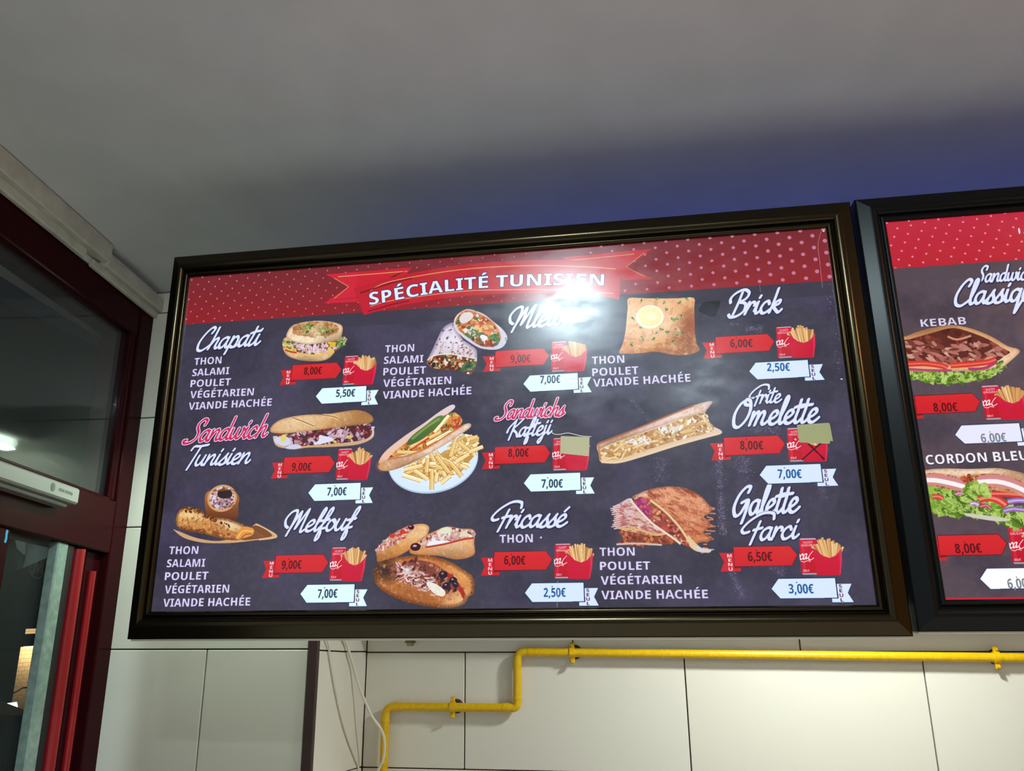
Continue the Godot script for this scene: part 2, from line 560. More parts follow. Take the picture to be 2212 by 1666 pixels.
# ------------------------------------------------------------------------------ things on and by the door
func build_door_things() -> void:
	var t := thing("door_closer", "light grey door closer screwed to the maroon transom bar, with small print", "door closer")
	var g := mat(rgb(138, 138, 130), 0.4, 0.0, 0.4)
	part(t, "body", lw_box(0.268, 0.62, 1.8155, 1.852, 0.0005, 0.045, 0.004), g)
	part(t, "lower_rail", lw_box(0.285, 0.62, 1.806, 1.8155, 0.0005, 0.030, 0.002), mat(rgb(118, 118, 110), 0.4))
	var em := []
	for k in 20:
		var a := TAU * k / 20
		em.append(LW(0.362 + 0.0065 * cos(a), 1.835 + 0.0095 * sin(a), 0.045))
	part(t, "emblem", extrude(em, Vector3(0.0006, 0, 0)), mat(rgb(52, 52, 50), 0.5))
	var ink := mat(rgb(72, 72, 70), 0.6)
	var txt := TextMesh.new()
	txt.font = sans(700)
	txt.text = "HDA 01036"
	txt.font_size = 48
	txt.pixel_size = 0.0095 / 48.0
	txt.depth = 0.0004
	var o := part(t, "print", txt, ink)
	var ux := (LW(0.0, 0, 0) - LW(1.0, 0, 0)).normalized()
	var nz := Vector3(0.9989, 0, -0.0475)
	o.transform = Transform3D(Basis(ux, nz.cross(ux).normalized(), nz), LW(0.318, 1.8345, 0.0452))
	var tape := part(self, numbered("adhesive_tape"), extrude([LW(0.4175, 1.733, -0.0037), LW(0.4115, 1.7325, -0.0037), LW(0.4122, 1.722, -0.0037), LW(0.4110, 1.716, -0.0037), LW(0.4125, 1.706, -0.0037), LW(0.4185, 1.707, -0.0037), LW(0.4170, 1.716, -0.0037), LW(0.4182, 1.725, -0.0037)], Vector3(0.0005, 0, 0)), mat(rgb(40, 150, 205), 0.5))
	tape.set_meta("label", "small strip of bright blue tape on the maroon door leaf")
	tape.set_meta("category", "tape")

func build_counter() -> void:
	var t := thing("serving_counter", "steel topped serving counter below the menu boards", "counter")
	part(t, "body", box(-0.95, 2.9, 0.006, 1.02, 1.16, 1.70, 0.004), M.plaster)
	part(t, "worktop", box(-0.98, 2.93, 1.02, 1.05, 1.12, 1.74, 0.004), mat(rgb(222, 220, 216), 0.45, 0.0, 0.5))

func build_hood() -> void:
	# the extractor hood behind the boards keeps the kitchen light off the ceiling
	var t := thing("extractor_hood", "steel extractor hood over the kitchen, hidden behind the menu boards", "hood")
	part(t, "top_panel", box(-0.69, 2.6, 2.10, 2.12, 0.09, 0.86, 0.002), M.steel)
	part(t, "front_skirt", box(-0.69, 2.6, 1.60, 2.10, 0.845, 0.86, 0.002), M.steel)
	part(t, "rear_skirt", box(-0.69, 2.6, 1.56, 2.10, 0.085, 0.10, 0.002), M.steel)
	part(t, "end_skirt", box(-0.69, -0.675, 1.60, 2.10, 0.10, 0.845, 0.002), M.steel)
	part(t, "end_skirt", box(2.585, 2.6, 1.60, 2.10, 0.10, 0.845, 0.002), M.steel)
	part(t, "wall_spacer", box(-0.66, 2.55, 2.04, 2.08, 0.0005, 0.085, 0.002), M.steel)
	var l := thing("led_strip", "thin blue lamp strip lying on top of the extractor hood", "lamp")
	part(l, "channel", box(-0.55, 2.5, 2.1205, 2.13, 0.40, 0.43, 0.001), M.steel)
	part(l, "diffuser", box(-0.55, 2.5, 2.13, 2.136, 0.403, 0.427, 0.001), glow(Color(0.08, 0.36, 1.0), 1.2))
	area_light("strip_light", Vector3(0.975, 2.14, 0.415), Vector3(0, 1, 0), Vector2(3.05, 0.024), Color(0.04, 0.36, 1.0), 0.12, l)

# ------------------------------------------------------------------------------ the street behind the door
func build_street() -> void:
	var dark := mat(rgb(40, 38, 40), 0.8)
	part(setting("street"), "asphalt", box(-9.6, -1.62, -0.3, -0.005, -12.0, 3.0), dark)
	var b := thing("street_building", "dark building across the street with a lit window and a tiled doorway", "building")
	part(b, "wall", box(-9.6, -9.0, 0.0, 1.115, -12.0, -10.2), dark)
	part(b, "wall", box(-9.6, -9.0, 0.0, 1.115, -8.455, 2.0), dark)
	part(b, "wall", box(-9.6, -9.0, 1.115, 6.0, -12.0, 2.0), dark)
	var wt := mat(rgb(235, 222, 190), 0.3)
	part(b, "tile_bed", box(-9.6, -9.33, 0.0, 1.115, -10.2, -8.455), mat(rgb(150, 135, 110), 0.8))
	var bm := box(0, 0.006, 0, 0.056, 0, 0.116, 0.002)
	for r in 18:
		for k in 14:
			var z0 := -10.19 + k * 0.12 + (0.05 if r % 2 else 0.0)
			if z0 < -8.57:
				var o := part(b, "tile", bm, wt)
				o.position = Vector3(-9.332, 0.02 + r * 0.06, z0)
	part(b, "handrail", tube(PackedVector3Array([Vector3(-9.15, 0.42, -8.5), Vector3(-9.15, 0.52, -8.8), Vector3(-9.15, 0.51, -8.95), Vector3(-9.15, 0.51, -10.15)]), 0.014, 8), M.black)
	part(b, "doorway_lamp", box(-9.25, -9.1, 1.085, 1.11, -9.8, -8.8, 0.004), glow(Color(1.0, 0.85, 0.6), 4.0))
	area_light("doorway_light", Vector3(-9.17, 1.078, -9.3), Vector3(-0.45, -1, 0), Vector2(0.14, 1.0), Color(1.0, 0.88, 0.7), 0.5, b)
	for k in 2:
		var z0 := -8.935 + k * 0.235
		var w := part(b, "window", box(-9.0, -8.985, 1.29, 1.37, z0, z0 + 0.225, 0.002), M.black)
		for j in 2:
			part(w, "pane", box(-8.986, -8.982, 1.295 + j * 0.037, 1.328 + j * 0.037, z0 + 0.008, z0 + 0.217), glow(Color(1.0, 0.82, 0.55), 0.75))
	# the railway sign: a dim ring with a letter in it
	var s := thing("street_sign", "dim round sign with a letter M standing in the dark street", "sign")
	var ringpath := PackedVector3Array()
	for k in 33:
		ringpath.append(Vector3(-4.0, 1.895 + 0.072 * sin(TAU * k / 32.0), -2.56 + 0.072 * cos(TAU * k / 32.0)))
	var dim := glow(Color(0.55, 0.45, 0.35), 0.03)
	part(s, "ring", tube(ringpath, 0.006, 8), dim)
	var txt := TextMesh.new()
	txt.font = sans(700)
	txt.text = "M"
	txt.font_size = 48
	txt.pixel_size = 0.12 / 48.0
	txt.depth = 0.006
	var o := part(s, "letter", txt, dim)
	o.transform = Transform3D(Basis(Vector3(0, 0, -1), Vector3(0, 1, 0), Vector3(1, 0, 0)), Vector3(-4.0, 1.895, -2.56))
	part(s, "post", tube(PackedVector3Array([Vector3(-4.0, 0.0, -2.75), Vector3(-4.0, 1.80, -2.75), Vector3(-4.0, 1.895, -2.75)]), 0.018, 10), dark)
	part(s, "arm", tube(PackedVector3Array([Vector3(-4.0, 1.895, -2.75), Vector3(-4.0, 1.895, -2.63)]), 0.008, 8), dark)
	# a pale cloth hung outside the pane
	var cl := thing("hanging_cloth", "pale grey cloth hanging in a point outside the door pane", "cloth")
	var st := begin()
	var top := []
	for k in 9:
		var u := k / 8.0
		var low := 0.015 + 0.09 * (1.0 - absf(u - 0.42) / 0.58)
		top.append([Vector3(-1.95 + 0.02 * sin(u * 9.0), 1.836 - 0.012 * u, 0.02 - 0.16 * u), Vector3(-1.95 + 0.03 * sin(u * 9.0 + 0.6), 1.836 - 0.012 * u - low, 0.02 - 0.16 * u)])
	for k in 8:
		var q := [top[k][0], top[k + 1][0], top[k + 1][1], top[k][1]]
		face(st, q, q[0] + Vector3(-1, 0, 0))
		var q2 := []
		for p in q:
			q2.append(p + Vector3(-0.004, 0, 0))
		face(st, q2, q2[0] + Vector3(1, 0, 0))
	part(cl, "fabric", st.commit(), mat(rgb(150, 160, 150), 0.9))
	part(cl, "rod", tube(PackedVector3Array([Vector3(-1.95, 1.86, 0.3), Vector3(-1.95, 1.837, 0.02), Vector3(-1.95, 1.80, -0.4)]), 0.006, 8), M.black)
	# a parked car, its near headlight lit
	var car := thing("parked_car", "dark car parked across the street with one lit headlight", "car")
	var prof := [Vector3(0, 0.22, 0), Vector3(0.02, 0.75, 0), Vector3(0.10, 0.86, 0), Vector3(0.9, 0.97, 0), Vector3(1.35, 1.3, 0), Vector3(2.2, 1.42, 0), Vector3(3.3, 1.3, 0), Vector3(3.9, 0.95, 0), Vector3(4.2, 0.9, 0), Vector3(4.25, 0.3, 0), Vector3(3.7, 0.22, 0), Vector3(0.5, 0.2, 0)]
	part(car, "body", extrude(prof, Vector3(0, 0, -1.7)), mat(rgb(22, 23, 26), 0.5, 0.0, 0.2))
	for wx in [0.85, 3.3]:
		for wz in [0.01, -1.51]:
			part(car, "wheel", disc(Vector3(wx, 0.3, wz), Vector3(wx, 0.3, wz - 0.2), 0.3, 0.3, 20), M.black)
	part(car, "headlight", disc(Vector3(-0.01, 0.80, -0.3), Vector3(0.30, 0.76, -0.3), 0.05, 0.07, 16), glow(Color(0.85, 0.95, 1.0), 3.0))
	part(car, "windscreen", extrude([Vector3(0.93, 0.945, -0.15), Vector3(0.93, 0.945, -1.55), Vector3(1.33, 1.29, -1.45), Vector3(1.33, 1.29, -0.25)], Vector3(-0.012, 0.014, 0)), mat(rgb(18, 22, 26), 0.08))
	car.rotation.y = PI + 0.9
	car.position = Vector3(-5.4, 0.80, -4.24) - Vector3(-0.01, 0.80, -0.3).rotated(Vector3.UP, car.rotation.y)

# ------------------------------------------------------------------------------ painter for the printed films
var cv: Image                   # canvas, two samples to a print pixel
var rows := {}                  # one-row images by colour, for blending
var clip_lo := PackedInt32Array()
var clip_hi := PackedInt32Array()
var clipped := false

func sans(weight: int) -> SystemFont:
	var f := SystemFont.new()
	f.font_names = PackedStringArray(["Droid Sans"])
	f.font_weight = weight
	return f

func canvas(w: int, h: int, c: Color) -> void:
	cv = Image.create(w * 2, h * 2, false, Image.FORMAT_RGBA8)
	cv.fill(c)
	unclip()

func span(y: int, x0: int, x1: int, c: Color) -> void:
	if y < 0 or y >= cv.get_height():
		return
	var a := maxi(x0, 0)
	var b := mini(x1, cv.get_width())
	if clipped:
		a = maxi(a, clip_lo[y])
		b = mini(b, clip_hi[y])
	if b <= a:
		return
	if c.a >= 0.995:
		cv.fill_rect(Rect2i(a, y, b - a, 1), c)
	else:
		var key := c.to_rgba32()
		if not rows.has(key):
			if rows.size() > 300:
				rows.clear()
			var im := Image.create(cv.get_width(), 1, false, Image.FORMAT_RGBA8)
			im.fill(c)
			rows[key] = im
		cv.blend_rect(rows[key], Rect2i(0, 0, b - a, 1), Vector2i(a, y))

func crossings(pts: PackedVector2Array) -> Array:
	# [first row, for each row the sorted x of its crossings]
	var lo := 1e9
	var hi := -1e9
	for p in pts:
		lo = minf(lo, p.y)
		hi = maxf(hi, p.y)
	var y0 := maxi(int(ceil(lo * 2.0 - 0.5)), 0)
	var y1 := mini(int(ceil(hi * 2.0 - 0.5)), cv.get_height())
	var rowsx := []
	for y in range(y0, y1):
		rowsx.append([])
	for i in pts.size():
		var a := pts[i] * 2.0
		var b := pts[(i + 1) % pts.size()] * 2.0
		if a.y == b.y:
			continue
		if a.y > b.y:
			var t := a
			a = b
			b = t
		var f := maxi(int(ceil(a.y - 0.5)), y0)
		var l := mini(int(ceil(b.y - 0.5)), y1)
		var k := (b.x - a.x) / (b.y - a.y)
		for y in range(f, l):
			rowsx[y - y0].append(a.x + (y + 0.5 - a.y) * k)
	return [y0, rowsx]

func fill(pts: PackedVector2Array, c: Color, c2 := Color(0, 0, 0, -1)) -> void:
	var cr := crossings(pts)
	var n: int = cr[1].size()
	for i in n:
		var xs: Array = cr[1][i]
		xs.sort()
		var col := c if c2.a < 0.0 else c.lerp(c2, float(i) / n)
		for k in range(0, xs.size() - 1, 2):
			span(cr[0] + i, int(round(xs[k])), int(round(xs[k + 1])), col)

func clip(pts: PackedVector2Array) -> void:
	clip_lo.resize(cv.get_height())
	clip_hi.resize(cv.get_height())
	clip_lo.fill(1)
	clip_hi.fill(0)
	var cr := crossings(pts)
	for i in cr[1].size():
		var xs: Array = cr[1][i]
		if xs.size() > 1:
			clip_lo[cr[0] + i] = int(round(xs.min()))
			clip_hi[cr[0] + i] = int(round(xs.max()))
	clipped = true

func unclip() -> void:
	clipped = false

func pv(a: Array) -> PackedVector2Array:
	var out := PackedVector2Array()
	for i in range(0, a.size(), 2):
		out.append(Vector2(a[i], a[i + 1]))
	return out

func sm(a: Array, per := 5) -> PackedVector2Array:
	# closed smooth outline through the points
	var p := pv(a)
	var out := PackedVector2Array()
	var n := p.size()
	for i in n:
		for k in per:
			out.append(p[i].cubic_interpolate(p[(i + 1) % n], p[(i - 1 + n) % n], p[(i + 2) % n], float(k) / per))
	return out

func open_curve(p: PackedVector2Array, per := 8) -> PackedVector2Array:
	var out := PackedVector2Array()
	for i in p.size() - 1:
		for k in per:
			out.append(p[i].cubic_interpolate(p[i + 1], p[maxi(i - 1, 0)], p[mini(i + 2, p.size() - 1)], float(k) / per))
	out.append(p[-1])
	return out

func oval(x: float, y: float, rx: float, ry: float, rot := 0.0, n := 20) -> PackedVector2Array:
	var out := PackedVector2Array()
	for k in n:
		out.append(Vector2(x, y) + Vector2(rx * cos(TAU * k / n), ry * sin(TAU * k / n)).rotated(rot))
	return out

func soft(x: float, y: float, rx: float, ry: float, rot: float, c: Color, layers := 6) -> void:
	for k in layers:
		var f := 1.0 - float(k) / layers
		fill(oval(x, y, rx * f, ry * f, rot, 24), Color(c.r, c.g, c.b, c.a / layers * 1.4))

func line(pts: PackedVector2Array, w: float, c: Color) -> void:
	for i in pts.size() - 1:
		var d := (pts[i + 1] - pts[i]).normalized().orthogonal() * w * 0.5
		fill(PackedVector2Array([pts[i] + d, pts[i + 1] + d, pts[i + 1] - d, pts[i] - d]), c)

func ragged(x: float, y: float, r: float, aspect: float, rot: float) -> PackedVector2Array:
	var out := PackedVector2Array()
	var n := rng.randi_range(6, 9)
	for k in n:
		var rr := r * rng.randf_range(0.6, 1.1)
		out.append(Vector2(x, y) + Vector2(rr * aspect * cos(TAU * k / n), rr / aspect * sin(TAU * k / n)).rotated(rot))
	return out

func bits(region: PackedVector2Array, n: int, r0: float, r1: float, cols: Array, alpha := 1.0, aspect := 1.3, rot := 0.0, jitter := 1.5) -> void:
	# n ragged scraps strewn over a region
	var bb := Rect2(region[0], Vector2.ZERO)
	for p in region:
		bb = bb.expand(p)
	var made := 0
	var tries := 0
	while made < n and tries < n * 12:
		tries += 1
		var p := bb.position + Vector2(rng.randf() * bb.size.x, rng.randf() * bb.size.y)
		if not Geometry2D.is_point_in_polygon(p, region):
			continue
		made += 1
		var c: Color = cols[rng.randi() % cols.size()]
		var d := rng.randf_range(-0.035, 0.035)
		var shape := ragged(p.x, p.y, rng.randf_range(r0, r1), aspect * rng.randf_range(0.8, 1.25), rot + rng.randf_range(-jitter, jitter))
		fill(shape, Color(clampf(c.r + d, 0, 1), clampf(c.g + d, 0, 1), clampf(c.b + d, 0, 1), alpha))

func stick(a: Vector2, b: Vector2, w: float, c: Color) -> void:
	# one chip of fried potato: two faces and a dark edge
	var d := (b - a).normalized().orthogonal() * w * 0.5
	fill(PackedVector2Array([a + d * 1.35, b + d * 1.35, b - d * 1.35, a - d * 1.35]), rgb(160, 106, 52, 0.6))
	fill(PackedVector2Array([a + d, b + d, b - d, a - d]), c)
	fill(PackedVector2Array([a + d * 0.9, b + d * 0.9, b + d * 0.15, a + d * 0.15]), Color(c.r * 1.06, c.g * 1.1, c.b * 1.25, 0.9))

# ------------------------------------------------------------------------------ lettering
var glyph_cache := {}

func shape_of(t: String, weight: int) -> Array:
	# [triangles as flat points, left, right, cap height], in em units; y up from the baseline
	var key := t + str(weight)
	if glyph_cache.has(key):
		return glyph_cache[key]
	var m := TextMesh.new()
	m.font = sans(weight)
	m.text = "H"
	m.font_size = 96
	m.pixel_size = 1.0 / 96.0
	m.depth = 0.0
	m.curve_step = 0.8
	m.horizontal_alignment = HORIZONTAL_ALIGNMENT_LEFT
	m.vertical_alignment = VERTICAL_ALIGNMENT_TOP
	var h := m.get_aabb()
	m.text = t
	var a := m.surface_get_arrays(0)
	var v: PackedVector3Array = a[Mesh.ARRAY_VERTEX]
	var idx: PackedInt32Array = a[Mesh.ARRAY_INDEX]
	var out := PackedVector2Array()
	var lo := 1e9
	var hi := -1e9
	for i in idx:
		out.append(Vector2(v[i].x, v[i].y - h.position.y))
		lo = minf(lo, v[i].x)
		hi = maxf(hi, v[i].x)
	glyph_cache[key] = [out, lo, hi, h.size.y]
	return glyph_cache[key]

func tri_fill(tris: PackedVector2Array, c: Color) -> void:
	for i in range(0, tris.size(), 3):
		fill(PackedVector2Array([tris[i], tris[i + 1], tris[i + 2]]), c)

func words(t: String, x0: float, y0: float, x1: float, y1: float, cap: float, c: Color, weight := 700, halo := Color(0, 0, 0, 0)) -> void:
	# set between two ends of a baseline, the capitals so tall
	var s := shape_of(t, weight)
	var a := Vector2(x0, y0)
	var d: Vector2 = (Vector2(x1, y1) - a) / (s[2] - s[1])
	var up: Vector2 = Vector2(d.y, -d.x).normalized() * cap / s[3]
	var out := PackedVector2Array()
	for p in s[0]:
		out.append(a + d * (p.x - s[1]) + up * p.y)
	if halo.a > 0.0:
		for o in [Vector2(1.2, 1.0), Vector2(-0.9, 1.0), Vector2(0, 1.8)]:
			var sh := PackedVector2Array()
			for p in out:
				sh.append(p + o)
			tri_fill(sh, halo)
	tri_fill(out, c)

func words_on(t: String, path: PackedVector2Array, cap0: float, cap1: float, c: Color, edge: Color) -> void:
	# letters laid along a curve from its start to its end
	var s := shape_of(t, 700)
	var total := 0.0
	var at := PackedFloat32Array([0.0])
	for i in path.size() - 1:
		total += path[i].distance_to(path[i + 1])
		at.append(total)
	var out := PackedVector2Array()
	for p in s[0]:
		var f: float = (p.x - s[1]) / (s[2] - s[1])
		var l := f * total
		var i := 0
		while i < path.size() - 2 and at[i + 1] < l:
			i += 1
		var d := (path[i + 1] - path[i]).normalized()
		out.append(path[i] + d * (l - at[i]) + Vector2(d.y, -d.x) * p.y * lerpf(cap0, cap1, f) / s[3])
	for k in 8:
		var o := Vector2(1.9, 0).rotated(TAU * k / 8)
		var sh := PackedVector2Array()
		for p in out:
			sh.append(p + o)
		tri_fill(sh, edge)
	tri_fill(out, c)

func stack(t: String, x: float, y0: float, y1: float, w: float, c: Color) -> void:
	# letters one under the other
	var h := (y1 - y0) / t.length()
	for i in t.length():
		var s := shape_of(t[i], 700)
		var hw: float = w * 0.5 * minf(1.0, (s[2] - s[1]) / 0.62)
		words(t[i], x - hw, y0 + h * (i + 0.86), x + hw, y0 + h * (i + 0.86), h * 0.74, c)

# brush script: [advance, strokes]; x height 50, capitals 100, before the slant
var SCRIPT := {
	"a": [50, [[42, 46, 30, 51, 12, 40, 5, 18, 13, 2, 26, 7, 38, 28, 43, 48], [43, 48, 38, 20, 42, 4, 50, 4, 58, 15]]],
	"c": [40, [[38, 38, 30, 51, 14, 42, 5, 20, 13, 2, 27, 2, 46, 16]]],
	"d": [52, [[42, 44, 28, 51, 11, 40, 5, 17, 13, 2, 27, 8, 42, 36], [50, 102, 45, 60, 38, 18, 42, 3, 52, 5, 60, 15]]],
	"e": [42, [[6, 18, 24, 26, 37, 39, 30, 51, 16, 45, 6, 25, 10, 5, 24, 0, 38, 7, 50, 17]]],
	"f": [34, [[0, 10, 22, 40, 40, 86, 38, 104, 28, 94, 20, 60, 12, 14, 4, -26, 6, -42, 16, -34, 18, -10, 12, 6, 34, 14], [2, 46, 42, 52]]],
	"h": [52, [[24, 102, 18, 60, 10, 20, 5, 0], [9, 16, 24, 42, 37, 51, 42, 42, 37, 16, 42, 3, 50, 4, 58, 15]]],
	"i": [26, [[4, 14, 14, 48], [14, 50, 9, 18, 13, 3, 21, 4, 32, 16], [17, 68, 20, 76]]],
	"j": [26, [[14, 50, 9, 10, 1, -28, -10, -44, -18, -34, -6, -16, 26, 14], [17, 68, 20, 76]]],
	"k": [50, [[24, 102, 16, 50, 5, 0], [10, 22, 28, 46, 42, 51, 40, 37, 20, 26, 32, 9, 44, 0, 56, 12]]],
	"l": [25, [[4, 14, 22, 58, 32, 94, 26, 104, 18, 84, 9, 30, 11, 4, 19, 2, 31, 14]]],
	"m": [80, [[10, 51, 6, 22, 2, 0], [6, 16, 19, 42, 30, 51, 34, 40, 28, 12, 25, 0], [29, 16, 42, 42, 54, 51, 60, 40, 54, 14, 58, 3, 68, 4, 82, 16]]],
	"n": [52, [[10, 51, 7, 22, 3, 0], [7, 16, 20, 40, 35, 51, 42, 42, 37, 16, 41, 3, 50, 4, 58, 15]]],
	"o": [44, [[28, 51, 12, 42, 5, 20, 13, 2, 27, 2, 39, 18, 39, 40, 28, 51], [30, 44, 40, 36, 52, 36]]],
	"p": [50, [[14, 52, 8, 10, 0, -32], [8, 10, 18, 40, 34, 51, 43, 38, 39, 12, 26, 0, 12, 8], [26, 0, 40, 3, 56, 15]]],
	"q": [50, [[42, 44, 28, 51, 11, 40, 5, 17, 13, 2, 27, 8, 42, 38], [44, 50, 36, 0, 28, -46, 42, -20, 58, 12]]],
	"r": [36, [[10, 51, 6, 22, 2, 0], [6, 16, 17, 42, 28, 51, 37, 44, 35, 36]]],
	"s": [36, [[0, 10, 20, 36, 30, 53, 27, 38, 32, 18, 24, 2, 8, 0, 1, 9], [24, 2, 32, 6, 42, 15]]],
	"t": [30, [[22, 88, 16, 50, 8, 16, 12, 2, 22, 4, 34, 16], [0, 60, 22, 66, 44, 68]]],
	"u": [52, [[10, 50, 5, 18, 13, 2, 26, 6, 38, 30, 43, 50], [43, 50, 37, 16, 43, 3, 50, 4, 58, 15]]],
	"w": [66, [[8, 48, 5, 16, 13, 2, 24, 8, 34, 34, 37, 48], [37, 48, 33, 16, 41, 2, 53, 8, 62, 34, 60, 50, 66, 42, 76, 40]]],
	"é": [42, [[6, 18, 24, 26, 37, 39, 30, 51, 16, 45, 6, 25, 10, 5, 24, 0, 38, 7, 50, 17], [26, 66, 40, 82]]],
	"B": [76, [[4, 54, 0, 72, 18, 94, 52, 107, 76, 92, 68, 68, 40, 54], [40, 54, 70, 46, 70, 16, 46, -4, 18, -8, 6, 4], [46, 94, 38, 50, 26, 2]]],
	"C": [58, [[54, 78, 62, 98, 48, 106, 24, 82, 5, 40, 8, 6, 28, -4, 50, 8, 68, 24]]],
	"F": [60, [[104, 86, 96, 110, 54, 112, 8, 84, -18, 50, -8, 34, 14, 38], [50, 78, 42, 44, 28, -16], [30, 44, 66, 52]]],
	"G": [72, [[60, 82, 66, 101, 46, 101, 18, 72, 3, 30, 13, 0, 34, 6, 52, 34, 60, 50], [36, 46, 64, 52, 58, 10, 46, -30]]],
	"K": [60, [[28, 98, 18, 50, 4, -14], [-16, 30, -10, 54, 28, 98], [72, 100, 46, 72, 20, 46, 44, 24, 56, 2, 72, 8]]],
	"M": [99, [[12, 20, -4, 32, -12, 60, 4, 90, 26, 99, 34, 84, 30, 40, 18, -18], [22, 4, 38, 52, 54, 92, 54, 50, 50, 14, 66, 54, 88, 102, 84, 54, 80, 10, 86, -2, 98, 8]]],
	"O": [76, [[50, 101, 22, 84, 4, 44, 10, 4, 32, -4, 58, 22, 70, 60, 62, 94, 44, 101, 42, 84, 60, 78]]],
	"S": [62, [[68, 78, 72, 98, 54, 104, 36, 86, 36, 66, 48, 44, 44, 16, 22, 0, -6, -2, -14, 10, 0, 12]]],
	"T": [46, [[0, 80, 10, 98, 40, 98, 84, 104], [46, 99, 36, 60, 26, 20, 16, -20]]],
}

func script_strokes(t: String) -> Array:
	var out := []
	var x := 0.0
	for ch in t:
		var g: Array = SCRIPT[ch]
		for s in g[1]:
			var p := PackedVector2Array()
			for i in range(0, s.size(), 2):
				p.append(Vector2(x + s[i] + s[i + 1] * 0.34, s[i + 1]))
			out.append(p)
		x += g[0]
	return [out, x]

func brush(t: String, x0: float, y0: float, x1: float, y1: float, cap: float, layers: Array, weight := 0.15) -> void:
	# layers: [extra width, offset, colour], drawn in turn; x0 and x1 are the ends of the word on its baseline
	var ss := script_strokes(t)
	var a := Vector2(x0, y0)
	var d: Vector2 = (Vector2(x1, y1) - a) / (ss[1] + 24.0)
	var up := Vector2(d.y, -d.x).normalized() * cap / 100.0
	var w := cap * weight
	for lay in layers:
		for s in ss[0]:
			var p := PackedVector2Array()
			for q in s:
				p.append(a + d * (q.x + 4.0) + up * q.y + lay[1])
			var c := open_curve(p, 9)
			for i in c.size() - 1:
				var n := maxi(1, int(c[i].distance_to(c[i + 1]) / 1.2))
				for k in n:
					var q := c[i].lerp(c[i + 1], float(k) / n)
					fill(oval(q.x, q.y, w * 0.54 + lay[0], w * 0.27 + lay[0], -0.75, 10), lay[2])

func noise_wash(sd: int, freq: float, c: Color, gain: float, cut: float) -> void:
	# blotches of a colour over the whole film
	var w := 384
	var h := 207
	var n := FastNoiseLite.new()
	n.seed = sd
	n.frequency = freq
	n.fractal_octaves = 5
	var im := n.get_image(w, h)
	var out := Image.create(w, h, false, Image.FORMAT_RGBA8)
	for y in h:
		for x in w:
			out.set_pixel(x, y, Color(c.r, c.g, c.b, clampf((im.get_pixel(x, y).r - cut) * gain, 0.0, c.a)))
	out.resize(cv.get_width(), cv.get_height(), Image.INTERPOLATE_BILINEAR)
	cv.blend_rect(out, Rect2i(0, 0, cv.get_width(), cv.get_height()), Vector2i.ZERO)

# ------------------------------------------------------------------------------ what is printed on the films
func at_block(o: Vector2, s: float, a: Array) -> PackedVector2Array:
	var out := PackedVector2Array()
	for i in range(0, a.size(), 2):
		out.append(o + Vector2(a[i], a[i + 1]) * s / 100.0)
	return out

func edge_line(p: PackedVector2Array, w: float, c: Color) -> void:
	var q := p.duplicate()
	q.append(p[0])
	line(q, w, c)

